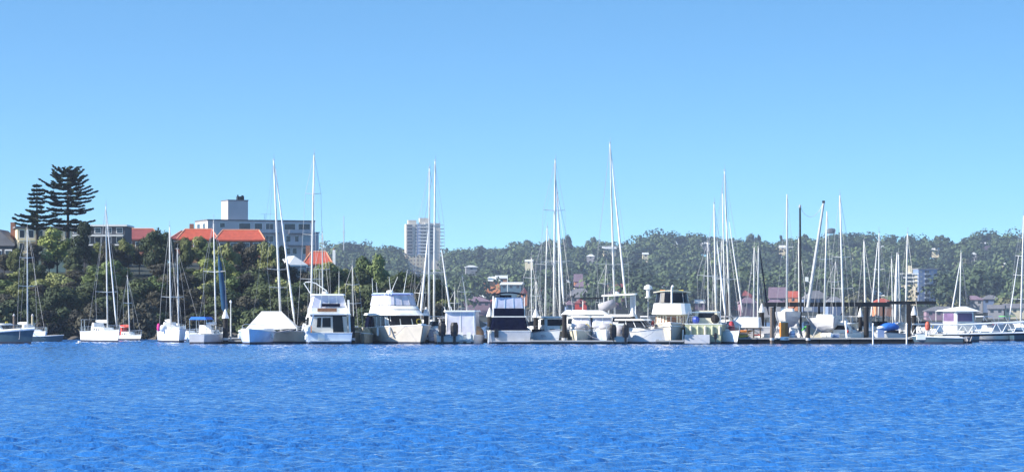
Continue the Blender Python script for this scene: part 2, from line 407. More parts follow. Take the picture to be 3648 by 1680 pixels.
TOP = [(15, 900, 'brown', 80), (58, 880, 'olive', 70), (118, 862, 'brown', 80), (425, 835, 'olive', 80), (380, 850, 'brown', 70), (75, 925, 'olive', 90), (205, 812, 'lime', 120), (175, 905, 'brown', 90), (262, 880, 'dark', 90), (302, 792, 'dark', 75), (345, 862, 'lime', 70),
       (410, 880, 'brown', 90), (458, 850, 'olive', 80), (497, 865, 'brown', 70), (552, 802, 'dark', 95), (588, 812, 'dark', 60), (640, 846, 'brown', 80), (712, 836, 'olive', 85),
       (752, 862, 'green', 90), (812, 848, 'olive', 90), (858, 850, 'brown', 70), (905, 862, 'brown', 90), (950, 852, 'olive', 90), (990, 880, 'dark', 80), (1035, 955, 'dark', 80),
       (1085, 960, 'brown', 80), (1130, 945, 'green', 80), (1175, 925, 'olive', 90), (1235, 950, 'olive', 90), (1300, 915, 'green', 95), (1345, 905, 'green', 80), (1398, 985, 'dark', 80),
       (1440, 968, 'green', 80), (1490, 990, 'olive', 80), (1540, 985, 'dark', 80), (1580, 1020, 'dark', 70), (1425, 955, 'dark', 60), (1468, 960, 'dark', 70), (1512, 968, 'dark', 75), (1558, 978, 'dark', 60), (660, 838, 'olive', 60), (757, 838, 'brown', 55), (1605, 1045, 'dark', 50)]
for (px, yt, k, wd) in TOP: bank_tree(px, yt, rn.uniform(410, 425), wd * .92, k, 'atop the bank')
for i in range(29):
    px = 8 + i * 56 + rn.uniform(-14, 14); k = rn.choice(['brown', 'dark', 'brown', 'olive', 'dark', 'green'])
    if 690 < px < 830: k = 'lime'
    if 200 < px < 260: k = 'olive'
    yt = 945 + rn.uniform(-25, 40) + (30 if px > 980 else 0) + (70 if px > 1500 else 0)
    bank_tree(px, 918 if k == 'lime' else yt, rn.uniform(394, 408), rn.uniform(85, 120), k, 'midway up the bank')
for i in range(27):
    px = 30 + i * 57 + rn.uniform(-14, 14); k = rn.choice(['brown', 'dark', 'brown', 'olive', 'dark', 'green'])
    bank_tree(px, 990 + rn.uniform(-30, 30) + (25 if px > 1000 else 0) + (50 if px > 1500 else 0), rn.uniform(385, 393), rn.uniform(90, 115), k, 'on the middle slope')
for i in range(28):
    px = 20 + i * 57 + rn.uniform(-16, 16); k = rn.choice(['brown', 'dark', 'dark', 'brown', 'dark'])  # darker leaf kinds weighted here, so colour carries the low bank's shadow
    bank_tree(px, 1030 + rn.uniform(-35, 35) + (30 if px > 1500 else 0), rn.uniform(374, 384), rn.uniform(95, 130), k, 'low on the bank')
for i in range(34):
    px = 0 + i * 47 + rn.uniform(-12, 12); Y = rn.uniform(363, 368); X = (px - CX) * Y / F; k = rn.choice(['brown', 'dark', 'dark'])  # dark kinds only: shadow at the shore put into the leaf colour
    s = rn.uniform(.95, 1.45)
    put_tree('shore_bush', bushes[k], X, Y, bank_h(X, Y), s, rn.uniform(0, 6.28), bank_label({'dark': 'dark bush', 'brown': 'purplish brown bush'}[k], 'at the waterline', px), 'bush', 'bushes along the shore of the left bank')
# two Norfolk Island pines
def norfolk(px, py_base, Y, ytop, prof, label, seed):
    rng = np.random.default_rng(seed); rn2 = random.Random(seed)
    b = P(px, py_base, Y); e = T('norfolk_pine', label, 'tree', b, 0, 'Norfolk Island pines on the bank'); H = P(px, ytop, Y).z - b.z
    mb = MB(); mb.tube([(0, 0, -1), (.05, 0, H * .5), (0, 0, H)], [.30, .2, .04], 8)
    e.part('trunk', mb, BARK)
    limbs = MB(); limbs.tube([(0, 0, 0), (.05, 0, H * .5), (0, 0, H * .99)], .03, 5); C = []; A = []
    nwh = len(prof)
    for (fy, rad, up) in prof:
        z = (b.z and (P(px, fy, Y).z - b.z)); nb = rn2.choice((6, 7, 7)); off = rn2.uniform(0, 6.28)
        for j in range(nb):
            a = off + 6.283 * j / nb + rn2.uniform(-.2, .2); L = rad * rn2.uniform(.72, 1.12); zz = z + rn2.uniform(-.12, .12)
            pts = []
            for q in (0, .35, .7, 1):
                pts.append((math.cos(a) * L * q, math.sin(a) * L * q, zz + up * L * q * q - .10 * L * math.sin(q * 3.14)))
            limbs.tube(pts, [.07, .05, .035, .015], 5)
            m = int(88 * L / 3) + 22
            for i in range(m):
                q = .25 + .8 * i / m; k2 = min(2, int(q * 3)) if q < 1 else 2
                p0 = Vector(pts[k2]); p1 = Vector(pts[k2 + 1]); f = (q - (0, .35, .7)[k2]) / (.35, .35, .3)[k2]
                c = p0.lerp(p1, f); wdt = .46 * (1.1 - .5 * q)
                sd2 = rn2.choice((-1, 1)) * rn2.uniform(.1, 1)
                tip = c + Vector((-math.sin(a) * sd2 * wdt * 2.0 + math.cos(a) * .3, math.cos(a) * sd2 * wdt * 2.0 + math.sin(a) * .3, rn2.uniform(-.06, .20)))
                C.append(c); A.append(tip)
    e.part('limbs', limbs, BARK)
    C = np.array(C); A = np.array(A); ax = A - C; s = np.cross(ax, rng.normal(size=C.shape)); s /= np.linalg.norm(s, axis=1)[:, None]
    V = np.stack([C, C + ax * .5 + s * .15, A, C + ax * .5 - s * .15], 1).reshape(-1, 3)
    me = mesh_np('foliage', V, np.arange(len(V)).reshape(-1, 4), LEAF['pine']); o = bpy.data.objects.new('foliage', me); sc.collection.objects.link(o); o.parent = e.o
m_ = 430 / F
norfolk(241, 960, 430, 606, [(612 + i * 14.5, max(.5, [44, 60, 74, 86, 80, 94, 90, 98, 70, 92, 56, 0, 82, 66, 76, 0][i]) * m_, -.02 + .42 * max(0, 1 - i / 6)) for i in range(15) if i not in (11,)],
        'tall umbrella-topped Norfolk pine rising above the left bank', 3)
norfolk(131, 980, 426, 652, [(662 + i * 15.0, [8, 16, 26, 34, 26, 22, 46, 86, 98, 80, 40][i] * m_ * .9, .02) for i in range(11)],
        'shorter narrow-topped Norfolk pine left of the umbrella-topped one', 9)

# ------------------------------------------------------------------ far hillside
rng = np.random.default_rng(7)
HOUSE_SPOTS = []
def far_wood(name, n, yr, kinds, label, seed, rad=(6.0, 12.5), dens=200, size=1.05):
    rg = np.random.default_rng(seed); Vs = []
    nl = 10; th = rg.random((n, 2))
    Y = yr[0] + (yr[1] - yr[0]) * th[:, 0]; px = 1020 + (3800 - 1020) * th[:, 1]; X = (px - CX) * Y / F
    base = rg.uniform(rad[0], rad[1], n) * (1 + .25 * (rg.random(n) < .1))
    tot = []; kk = []
    for i in range(n):
        if any(abs(px[i] - hx) < hw + 14 and hy - fr < Y[i] < hy + 14 for hx, hw, hy, fr in HOUSE_SPOTS): continue
        z = far_h(X[i], Y[i]); r = base[i]; nl = 5
        a = rg.uniform(0, 6.28, nl); q = rg.random(nl) * .6 * r
        C = np.stack([X[i] + np.cos(a) * q, Y[i] + np.sin(a) * q, z + r * rg.uniform(.5, 1.25, nl)], 1)
        rr = r * rg.uniform(.4, .62, nl); Rr = np.stack([rr, rr, rr * .8], 1)
        V, Q = leaves(C, Rr, dens, size, rg, .5, .85, .9, .13); tot.append(V); kk.append(np.full(len(V), rg.uniform(.3, .85)))
    V = np.concatenate(tot); me = mesh_np(name, V, np.arange(len(V)).reshape(-1, 4), kinds)
    at_ = me.attributes.new('tree_kind', 'FLOAT', 'POINT'); at_.data.foreach_set('value', np.concatenate(kk).astype(np.float32))
    o = bpy.data.objects.new(name, me); sc.collection.objects.link(o); tag(o, label, 'forest', kind='stuff')
# ------------------------------------------------------------------ buildings
STUC = mat('pale_render_wall', (.60, .55, .58), .85, .08, .3)
TOWERW = mat('warm_tower_render', (.66, .60, .52), .85, .08, .3)
CREAMW = mat('cream_render_wall', (.76, .66, .46), .85, .1, .3)
BRICK = mat('brick_wall', (.26, .12, .08), .9, .2, .8)
ORW = mat('orange_render_wall', (.70, .28, .13), .85, .1, .3)
BLUEW = mat('blue_grey_wall', (.20, .28, .46), .8, .12, .3)
PURW = mat('mauve_brick_wall', (.30, .20, .26), .85, .15, .3)
GREYW = mat('grey_render_wall', (.30, .30, .32), .85, .1, .3)
DARKW = mat('dark_grey_cladding', (.06, .065, .08), .7, .15, .3)
TILER = mat('terracotta_tiles', (.46, .085, .045), .75, .22, 1.2, bump=.5)
TILEM = mat('maroon_tiles', (.24, .06, .06), .8, .22, .8, bump=.5)
TILEP = mat('purplish_tiles', (.22, .15, .20), .8, .22, .8, bump=.5)
TILEG = mat('grey_tiles', (.17, .17, .19), .8, .22, .8, bump=.5)
METALR = mat('pale_metal_roof', (.72, .73, .72), .45, .1, .5)
CAP = mat('ridge_cap', (.66, .30, .18), .8, .1, 2)
ROOFD = mat('flat_roof_edge', (.16, .16, .18), .8, .15, 1)
PALEF = mat('white_window_frame', (.75, .75, .74), .5, .05, 1)
PANE = mat('window_glass', (.03, .04, .06), .1, .3, .4)
CURT = mat('curtained_glass', (.42, .47, .50), .3, .2, .4)
def hip(t, x0, x1, y0, y1, z0, h, m, over=.5, inset=None, name='roof', gable=False, cap=None):
    x0 -= over; x1 += over; y0 -= over; y1 += over; d = (y1 - y0) / 2; ins = d if inset is None else inset
    if gable: ins = 0
    if (x1 - x0) >= (y1 - y0): r0 = (x0 + ins, (y0 + y1) / 2, z0 + h); r1 = (x1 - ins, (y0 + y1) / 2, z0 + h)
    else: d = (x1 - x0) / 2; ins = 0 if gable else d; r0 = ((x0 + x1) / 2, y0 + ins, z0 + h); r1 = ((x0 + x1) / 2, y1 - ins, z0 + h)
    c = [(x0, y0, z0), (x1, y0, z0), (x1, y1, z0), (x0, y1, z0)]; c2 = [(a, b, z0 - .25) for a, b, _ in c]
    vs = c + c2 + [r0, r1]
    fs = [(4, 5, 1, 0), (5, 6, 2, 1), (6, 7, 3, 2), (7, 4, 0, 3), (7, 6, 5, 4)]
    if (x1 - x0) >= (y1 - y0): fs += [(0, 1, 9, 8), (1, 2, 9), (2, 3, 8, 9), (3, 0, 8)]
    else: fs += [(0, 1, 8), (1, 2, 9, 8), (2, 3, 9), (3, 0, 8, 9)]
    mb = MB().add(vs, fs); rf = t.part(name, mb, m)
    if cap:
        k = MB(); k.tube([Vector(r0) + Vector((0, 0, .04)), Vector(r1) + Vector((0, 0, .04))], .14, 5)
        for a, b in ((0, r0), (3, r0), (1, r1), (2, r1)): k.tube([c[a], b], .13, 5)
        t.part('ridge_cap', k, cap, rf)
    return rf
# --- the long apartment block with a lift tower
t = T('apartment_block', 'long pale apartment block with a windowless tower on its roof, on the ridge', 'apartment block', P(740, 905, 700), R(20))
W = 26.8; D = 12.5; z1 = P(740, 785, 700).z - t.loc.z; z1b = z1
A = Tier(0, W, D / 2, -6, z1); 
def shift(tier, dx, dy):
    tier.b = [(x + dx, y + dy) for x, y in tier.b]; tier.t = [(x + dx, y + dy) for x, y in tier.t]; return tier
shift(A, 0, D / 2); t.part('wall', A.mb(), STUC)
t.part('parapet', MB().loft([[(x, y, z1) for x, y in plan(-.15, W + .15, D / 2 + .15, 0)], [(x, y, z1 + .3) for x, y in plan(-.15, W + .15, D / 2 + .15, 0)]]) and MB().loft([[(x, y + D / 2, z1) for x, y in plan(-.15, W + .15, D / 2 + .15, 0)], [(x, y + D / 2, z1 + .3) for x, y in plan(-.15, W + .15, D / 2 + .15, 0)]]), ROOFD)
fl = 2.95; tot = z1 + 6
def vv(row, a, b): return ((z1 - fl * row + b + 6 - fl) / tot, (z1 - fl * row + a + 6 - fl) / tot)
L = []
for (u, wu) in ((.135, .035), (.31, .03), (.36, .055), (.47, .055), (.575, .055), (.765, .08), (.90, .085)): L.append((u, wu, 0))
for (u, wu) in ((.47, .04), (.575, .055), (.75, .03), (.83, .025), (.93, .075)): L.append((u, wu, 1))
for (u, wu) in ((.60, .05), (.75, .03), (.81, .03), (.92, .05)): L.append((u, wu, 2))
for i, (u, wu, row) in enumerate(L):
    wu *= 1.25
    v0, v1 = vv(row, 2.35, .95 if row or i else 1.4)
    if v0 > v1: v0, v1 = v1, v0
    wins(t, A, [('stbd', u - wu / 2, u + wu / 2, v0, v1)], glass=CURT if (u > .9 and row < 2) else PANE, frame=PALEF, off=.05)
for (u, wu) in ((.28, .22), (.72, .16)):
    v0, v1 = vv(0, 2.3, .8); wins(t, A, [('aft', u - wu / 2, u + wu / 2, min(v0, v1), max(v0, v1))], frame=PALEF, glass=PANE, off=.05)
for row, x0, x1 in ((1, 11.2, 17.5), (1, 20.0, 26.4), (2, 20.0, 26.4)):
    z = z1 - fl * row; mb = MB().box(((x0 + x1) / 2, -.55, z), (x1 - x0, 1.1, .22)); b_ = t.part('balcony', mb, ROOFD)
    t.part('balcony_wall', MB().box(((x0 + x1) / 2, -1.08, z + .55), (x1 - x0, .08, .85)), STUC, b_)
B = shift(Tier(5.2, 10.2, 3.3, z1 + .3, P(740, 713, 700).z - t.loc.z), 0, 4.0); t.part('lift_tower', B.mb(), STUC)
t.part('tower_coping', MB().box((7.7, 4.0, B.z1 + .12), (5.2, 6.8, .24)), ROOFD)
k = MB(); k.box((8.9, 3.2, B.z1 + .7), (1.6, 1.4, .9)); k.box((8.3, 3.2, B.z1 + 1.3), (.3, .3, .5)); k.box((9.4, 3.0, B.z1 + 1.25), (.5, .4, .35))
t.part('rooftop_plant', k, BLACK)
C_ = shift(Tier(W + .01, W + 1.6, 4.5, -6, z1 - fl * .9), 0, 6.5); t.part('end_wing', C_.mb(), STUC)
t.part('wing_coping', MB().box((W + .95, 6.5, C_.z1 + .1), (1.9, 9.2, .2)), ROOFD)
k = MB(); k.tube([(15.3, 4, z1 + .3), (15.3, 4, z1 + 1.9)], .05); k.tube([(14.2, 4, z1 + 1.8), (18.3, 4, z1 + 1.9)], .03); k.tube([(18.0, 4, z1 + .3), (18.0, 4, z1 + 2.1)], .04); t.part('aerial', k, WIRE)
k = MB().box((24.5, 6, -7), (32, 18, 4)); t.part('podium', k, PURW)

# --- red tiled houses
def house(px0, px1, eave, ridge, Y, wall, roof, label, depth=9, wallh=3.2, rz=0, gable=False, cap=None, nwin=3, group=None, name='house', chim=None, cat='house', frames=True):
    a = P(px0, eave, Y); b = P(px1, eave, Y); Wd = b.x - a.x
    t = T(name, label, cat, (a.x, Y, a.z - wallh), rz, group)
    A = shift(Tier(0, Wd, depth / 2, -3.5, wallh - .02), 0, depth / 2); t.part('wall', A.mb(), wall)
    h = (eave - ridge) * (Y + (0)) / F
    hip(t, 0, Wd, 0, depth, wallh, h, roof, gable=gable, cap=cap, over=.5 if Wd > 6 else .25, inset=1.3 if wall is BRICK else None)
    tt = wallh + 3.5
    for i in range(nwin):
        u = (i + .5) / nwin; dw = min(.7 / Wd, .3 / nwin)
        wins(t, A, [('stbd', u - dw, u + dw, (3.5 + wallh * .38) / tt, (3.5 + wallh * .80) / tt)], glass=PANE, frame=PALEF if frames else None, off=.04)
    if chim is not None:
        t.part('chimney', MB().box((Wd * chim, depth * .55, wallh + h * .9), (.8, .7, h * .9 + .8)), BRICK)
    return t
house(640, 768, 850, 815, 560, BRICK, TILER, 'left red-tiled house roof in front of the apartment block, low ridge at its left', 5.6, rz=R(2), cap=CAP, chim=.3, group='red-roofed houses on the ridge')
house(775, 935, 853, 818, 552, BRICK, TILER, 'wide red hip-roofed house directly below the lift tower of the apartment block', 6, rz=R(2), cap=CAP, nwin=4, group='red-roofed houses on the ridge')
house(436, 556, 850, 814, 566, BRICK, TILEM, 'darker red roofed house half hidden by the dark crown left of the apartment block', 4.6, cap=CAP, group='red-roofed houses on the ridge')
house(610, 672, 848, 822, 575, BRICK, TILEM, 'small dull red roof between the dark crown and the wide hip roof', 7, cap=CAP, nwin=2, group='red-roofed houses on the ridge')
house(1085, 1180, 938, 896, 520, BRICK, TILER, 'low red-tiled house at the right foot of the apartment block', 4.2, cap=CAP, chim=.1, group='red-roofed houses on the ridge')
house(1030, 1095, 943, 910, 500, GREYW, METALR, 'house with a pale metal roof beside the low red-tiled one', 7, rz=R(25), gable=False, nwin=2, group='houses among the bank trees')
house(-60, 48, 870, 816, 470, DARKW, TILEG, 'dark gabled house at the left edge of the photograph with a chimney', 9, chim=.82, gable=True, group='houses among the bank trees', wallh=5)
t = T('chimney_stack', 'slender white chimney right of the low red-tiled house', 'chimney', P(1190, 940, 520)); 
k = MB().box((0, 0, 1.0), (.5, .5, 3.0)); k.box((0, 0, 2.42), (.42, .42, .2)); t.part('shaft', k, WHITE); t.part('chimney_pot', MB().lathe([(.14, 2.52), (.12, 2.85)], n=8), BRICK)
# cream terrace building behind the lime tree, grey flat-roofed apartments
def flat(px0, px1, top, bot, Y, wall, label, rows, cols, depth=9, rz=0, bal=True, name='apartment_building', frame=PALEF, slab=ROOFD, group=None, winw=.5):
    a = P(px0, bot, Y); b = P(px1, bot, Y); Wd = (b.x - a.x) / max(math.cos(rz), .3); H = P(px0, top, Y).z - a.z
    t = T(name, label, 'apartment building', a, rz, group)
    A = shift(Tier(0, Wd, depth / 2, -4, H), 0, depth / 2); t.part('wall', A.mb(), wall)
    t.part('roof', MB().box((Wd / 2, depth / 2, H + .15), (Wd + .8, depth + .8, .3)), slab)
    for r in range(rows):
        for c in range(cols):
            u = (c + .5) / cols; z0 = H - (r + 1) * H / rows + H / rows * .28; z2 = H - r * H / rows - H / rows * .18
            wins(t, A, [('stbd', u - winw / 2 / cols, u + winw / 2 / cols, (z0 + 4) / (H + 4), (z2 + 4) / (H + 4))], glass=PANE, frame=frame, off=.04)
        if bal: t.part('balcony', MB().box((Wd / 2, -.6, H - (r + 1) * H / rows), (Wd * .96, 1.2, .25)), slab if bal != 'w' else wall)
    return t
flat(62, 250, 812, 905, 470, CREAMW, 'cream balconied building glimpsed behind the pine trunks', 2, 6, rz=R(14), bal='w')
flat(252, 445, 806, 872, 500, DARKW, 'dark flat-roofed building with a pale roof edge right of the tall pine', 2, 5, rz=0, slab=METALR)
# --- the distant high-rise
t = T('residential_tower', 'distant high-rise apartment tower with stacked side balconies and a cream base', 'tower block', P(1447, 990, 2400), R(7))
s = 2400 / F; Wt = 118 * s / math.cos(R(14)); H = P(0, 797, 2400).z - t.loc.z
A = shift(Tier(0, Wt, 8.0, -20, H), 0, 8.0); t.part('wall', A.mb(), TOWERW)
t.part('penthouse', MB().box((9.5 * s * 2.4, 6, H + 1.6), (30 * s, 8, 3.2)), TOWERW); t.part('lift_motor_room', MB().box((66 * s, 6, H + 2.5), (34 * s, 8, 5.0)), TOWERW)
t.part('roof_slab', MB().box((95 * s, 3.5, H + .4), (55 * s, 9, .8)), METALR)
nf = 15; fh = (P(0, 797, 2400).z - P(0, 905, 2400).z) / 9.0
tt = H + 20
for r in range(9):
    zc = H - fh * (r + .55)
    for (u, wu) in ((.13, .10), (.33, .06), (.52, .13), (.74, .10)):
        t.part('window', A.band(MB(), 'stbd', u - wu, u + wu * .5, (zc - 1 + 20) / tt, (zc + .8 + 20) / tt, .1), PANE)
    if r > 0: t.part('side_balcony', MB().box((Wt + 1.8, 2.6, H - fh * (r + .45)), (3.6, 4.5, .5)), GREYW)
    t.part('balcony', MB().box((Wt * .53, -.7, H - fh * (r + .95)), (Wt * .34, 1.4, 1.0)), PALEF)
    t.part('balcony', MB().box((Wt * .12, -.7, H - fh * (r + .95)), (Wt * .20, 1.4, 1.0)), GREYW)
t.part('service_shaft', MB().box((Wt * .37, -.3, H * .62), (3.2, .9, H * .76)), BLUEW)
B2 = shift(Tier(-.3, 72 * s, 5, -20, P(0, 908, 2400).z - t.loc.z), 0, 4.2); t.part('podium', B2.mb(), CREAMW)
for r in range(5):
    for c in range(6):
        t.part('window', B2.band(MB(), 'stbd', (c + .35) / 6, (c + .65) / 6, (B2.z1 - 3 * r - 2.0 + 20) / (B2.z1 + 20), (B2.z1 - 3 * r - .8 + 20) / (B2.z1 + 20), .1), TEAKM)
for i, m in enumerate((PALEF, RED, GREENP)):
    t.part('coloured_awning', MB().box((-1.8, .5, B2.z1 + 2.0 - i * 3.4 - 2), (3.0, 1.5, 2.2)), m)
# --- right-hand blocks at the foot of the hill
t = T('apartment_building', 'cream eight-storey block with a white balconied top at the foot of the far hill', 'apartment building', P(3194, 1085, 1650), R(-8), 'tall blocks right of the jetty')
s = 1650 / F; H = P(0, 978, 1650).z - t.loc.z; A = shift(Tier(0, 74 * s, 4, -5, H), 0, 4); t.part('wall', A.mb(), CREAMW)
t.part('rooftop_tower', MB().box((46 * s, 3, H + 2.6), (14 * s, 3.5, 5.2)), CREAMW)
for r in range(3):
    t.part('balcony', MB().box((39 * s, 2.5, H - r * 2.2 + .6), (78 * s, 6.5, .5)), WHITE); t.part('window', MB().box((40 * s, .1, H - r * 2.2 - .6), (44 * s, .5, 1.3)), PANE)
for r in range(4):
    t.part('bay_window', MB().box((71 * s, -.6, H - 8 - r * 2.9), (6 * s, 1.4, 1.6)), DARKW); t.part('window', A.band(MB(), 'stbd', .15, .35, (H - 8.4 - r * 2.9 + 5) / (H + 5), (H - 7.0 - r * 2.9 + 5) / (H + 5), .06), PANE)
t = T('apartment_building', 'blue-grey shaded block with dark balcony recesses beside the cream one', 'apartment building', P(3272, 1085, 1680), R(10), 'tall blocks right of the jetty')
s = 1680 / F; H = P(0, 958, 1680).z - t.loc.z; A = shift(Tier(0, 70 * s, 5, -5, H), 0, 5); t.part('wall', A.mb(), BLUEW)
t.part('roof', MB().box((35 * s, 5, H + .25), (74 * s, 11, .5)), GREYW)
for r in range(7):
    z = H - 1.6 - r * 2.75
    t.part('balcony', MB().box((32 * s, -.6, z - 1.1), (18 * s, 1.5, .7)), CURT); t.part('window', A.band(MB(), 'stbd', .34, .56, (z - .7 + 5) / (H + 5), (z + .8 + 5) / (H + 5), .08), PANE)
    t.part('window', A.band(MB(), 'stbd', .10, .2, (z - .5 + 5) / (H + 5), (z + .6 + 5) / (H + 5), .08), CURT); t.part('window', A.band(MB(), 'stbd', .68, .8, (z - .5 + 5) / (H + 5), (z + .6 + 5) / (H + 5), .08), CURT)
# --- houses along the far shore and on the hill: (px0, px1, eave y, ridge y, Y, wall, roof, label, gable)
FH = [
 (1720, 1782, 1000, 984, 1500, ORW, METALR, 'bright orange house high on the far slope left of the navy flybridge boat', False),
 (1768, 1806, 990, 980, 1530, ORW, METALR, 'small pale-roofed wing right behind the bright orange house', True),
 (1784, 1858, 1012, 1004, 1460, mat('teal_blue_wall', (.06, .13, .20), .8, .15, .3), METALR, 'blue-grey house just below and right of the bright orange one', True),
 (1858, 1878, 1042, 1024, 1400, ORW, TILEM, 'narrow salmon gable house right of the blue-grey house', True),
 (1672, 1728, 1058, 1044, 1380, PURW, METALR, 'white-roofed house above the purplish long house', False),
 (1650, 1745, 1072, 1056, 1330, PURW, TILEP, 'long purplish house above the white boat enclosure', False),
 (1745, 1768, 1078, 1066, 1340, PURW, TILEM, 'small maroon-roofed house left of the navy flybridge boat', True),
 (2010, 2030, 1006, 996, 1560, GREYW, METALR, 'little pale roof alone above the grey-roofed villa', True),
 (2046, 2075, 1002, 975, 1540, ORW, TILEP, 'square peach gable wall left of the tallest mast', True),
 (2046, 2106, 1020, 1000, 1480, CREAMW, TILEP, 'cream-walled villa with a grey-purple roof left of the tallest mast', False),
 (2010, 2112, 1058, 1026, 1360, GREYW, TILEG, 'large dark grey roof below the cream-walled villa', False),
 (2048, 2090, 1078, 1064, 1320, RED, TILEM, 'magenta red house above the small white cruisers', False),
 (2016, 2044, 1084, 1068, 1310, BLUEW, TILEP, 'small blue-walled house left of the magenta red one', False),
 (2160, 2226, 1026, 1010, 1440, BRICK, TILEM, 'brown-red house behind the tallest mast', False),
 (2150, 2215, 1052, 1030, 1380, PURW, TILEP, 'mauve house just above the white hardtop', False),
 (2352, 2380, 1022, 1012, 1450, BLUEW, METALR, 'pale blue roof left of the yellow-green shrub', True),
 (2478, 2512, 1078, 1066, 1330, PURW, METALR, 'low white-roofed house right of the big trawler', True),
 (2602, 2682, 1056, 1034, 1400, RED, TILEM, 'wide crimson-roofed house behind the leaning white stay', False),
 (2640, 2700, 1078, 1058, 1340, PURW, TILEP, 'dull mauve house under the crimson roof', False),
 (2742, 2796, 1060, 1022, 1380, PURW, TILEP, 'mauve house with a rounded gable left of the black crane post', True),
 (2808, 2842, 1058, 1036, 1390, ORW, TILER, 'orange-red gabled house left of the black crane post', True),
 (2720, 2800, 1082, 1066, 1320, GREYW, TILEP, 'long low grey house above the jetty beam end', False),
 (2872, 2960, 1062, 1034, 1390, BLUEW, TILEG, 'dark blue-grey waterfront house right of the black crane post', False),
 (2950, 3010, 1074, 1056, 1340, BLUEW, TILEG, 'slate-roofed house behind the curved spreaders', False),
 (3120, 3180, 1076, 1062, 1330, ORW, TILER, 'salmon-roofed house left of the thick white furled sail', False),
 (3092, 3148, 1052, 1034, 1400, CREAMW, METALR, 'white umbrella-shaped roof above the salmon-roofed house', False),
 (3300, 3420, 1106, 1090, 1280, PURW, TILEG, 'grey-roofed waterfront shed right of the jetty', False),
 (3432, 3500, 1066, 1052, 1370, GREYW, TILEP, 'purple-roofed house right of the pilothouse boat masts', False),
 (3500, 3562, 1064, 1050, 1380, BLUEW, TILEG, 'wide blue-grey house near the right edge', False),
 (3520, 3575, 1098, 1084, 1290, GREYW, TILEG, 'grey gabled boathouse above the gangway', True),
 (3580, 3650, 1096, 1080, 1290, CREAMW, TILEG, 'pale gabled boathouse at the right edge above the gangway', True),
 (2442, 2478, 1050, 1040, 1400, GREYW, TILEM, 'small maroon roof right of the trawler canopy', True),
 (3320, 3345, 890, 882, 2350, CREAMW, METALR, 'small pale house high on the hill under the parasol-shaped tree', True),
 (3492, 3530, 868, 862, 2450, PURW, METALR, 'long white-roofed house near the hilltop at the right', False),
 (2776, 2798, 882, 873, 2400, CREAMW, METALR, 'yellowish house on the hill left of the thin tall mast', True),
 (2152, 2196, 885, 876, 2350, CREAMW, METALR, 'white house on the hill left of the tallest mast', True),
 (2400, 2414, 870, 858, 2400, CREAMW, METALR, 'white gable just below the skyline in the middle of the hill', True),
 (2668, 2682, 975, 966, 1900, CREAMW, METALR, 'tiny white house mid-slope left of the twin right masts', True),
 (1870, 1898, 930, 924, 2000, CREAMW, METALR, 'tiny pale house on the wooded slope left of the mast cluster', True),
 (2290, 2310, 905, 899, 2200, CREAMW, METALR, 'tiny pale house on the slope above the beacon post', True),
 (2500, 2530, 868, 862, 2450, GREYW, METALR, 'pale roof just below the skyline right of the broad flat-topped gum', False),
 (3130, 3150, 880, 873, 2400, ORW, METALR, 'tiny peach house on the slope above the V-shaped stay', True),
 (3040, 3058, 900, 893, 2250, CREAMW, METALR, 'tiny pale house on the slope right of the curved spreaders mast', True),
 (3460, 3478, 905, 897, 2200, GREYW, METALR, 'tiny white-roofed house mid-slope right of the inverted V mast', True),
 (3575, 3590, 945, 936, 2000, CREAMW, METALR, 'tiny white gable mid-slope near the right edge', True),
 (2090, 2118, 912, 905, 2150, GREYW, METALR, 'low pale roof mid-slope left of the tallest mast', False),
 (1920, 1942, 1040, 1028, 1420, CREAMW, TILER, 'small terracotta-roofed house behind the foot of the mast cluster', True),
 (2250, 2290, 1048, 1034, 1390, CREAMW, TILEP, 'cream cottage between the tallest mast and the beacon post', False),
 (2860, 2890, 1012, 1002, 1550, GREYW, METALR, 'small grey house behind the crane boom foot', True),
 (1660, 1700, 950, 944, 1800, GREYW, METALR, 'pale roofed house mid-slope right of the high-rise', False),
]
for (a, b, ev, rd, Y, wl, rf, lab, gb) in FH:
    z = P(a, ev, Y).z; 
    house(a, b, ev, rd, Y, wl, rf, lab, depth=min(9, max(4, (b - a) * Y / F * .7)), wallh=3.0 if Y < 1600 else 2.6, rz=R(random.Random(a).uniform(-12, 12)), gable=gb, nwin=max(1, min(4, (b - a) // 22)), group='houses across the harbour', frames=False)
    HOUSE_SPOTS.append(((a + b) / 2, (b - a) / 2 * .8, Y, 110 if Y < 1400 else 240))
HOUSE_SPOTS += [(1510, 66, 2400, 800), (3275, 70, 1680, 420)]
# hilltop lookout and radio mast
t = T('water_tower', 'small dark-topped tank on a lattice tower above the skyline', 'water tower', P(2962, 862, 2600)); s = 2600 / F
k = MB()
for a, b in ((-1, -1), (1, -1), (1, 1), (-1, 1)): k.tube([(a * 2.2, b * 2.2, -8), (a * 1.6, b * 1.6, 7.5)], .3, 5)
for z in (-2, 2, 5): k.box((0, 0, z), (3.8, 3.8, .3))
t.part('lattice', k, GALV); t.part('tank', MB().lathe([(.5, 7.5), (3.6, 8.2), (3.8, 11), (3.0, 12), (.4, 12.6)], n=12), DARKW)
t = T('radio_mast', 'thin grey radio mast on the skyline right of the apartment block', 'radio mast', P(1225, 890, 2300)); k = MB().tube([(0, 0, -5), (0, 0, 12), (0, 0, 27)], [.5, .4, .25], 6)
t.part('pole', k, GALV); t.part('antenna_arm', MB().box((0, 0, 14), (3, .3, .3)), GALV)
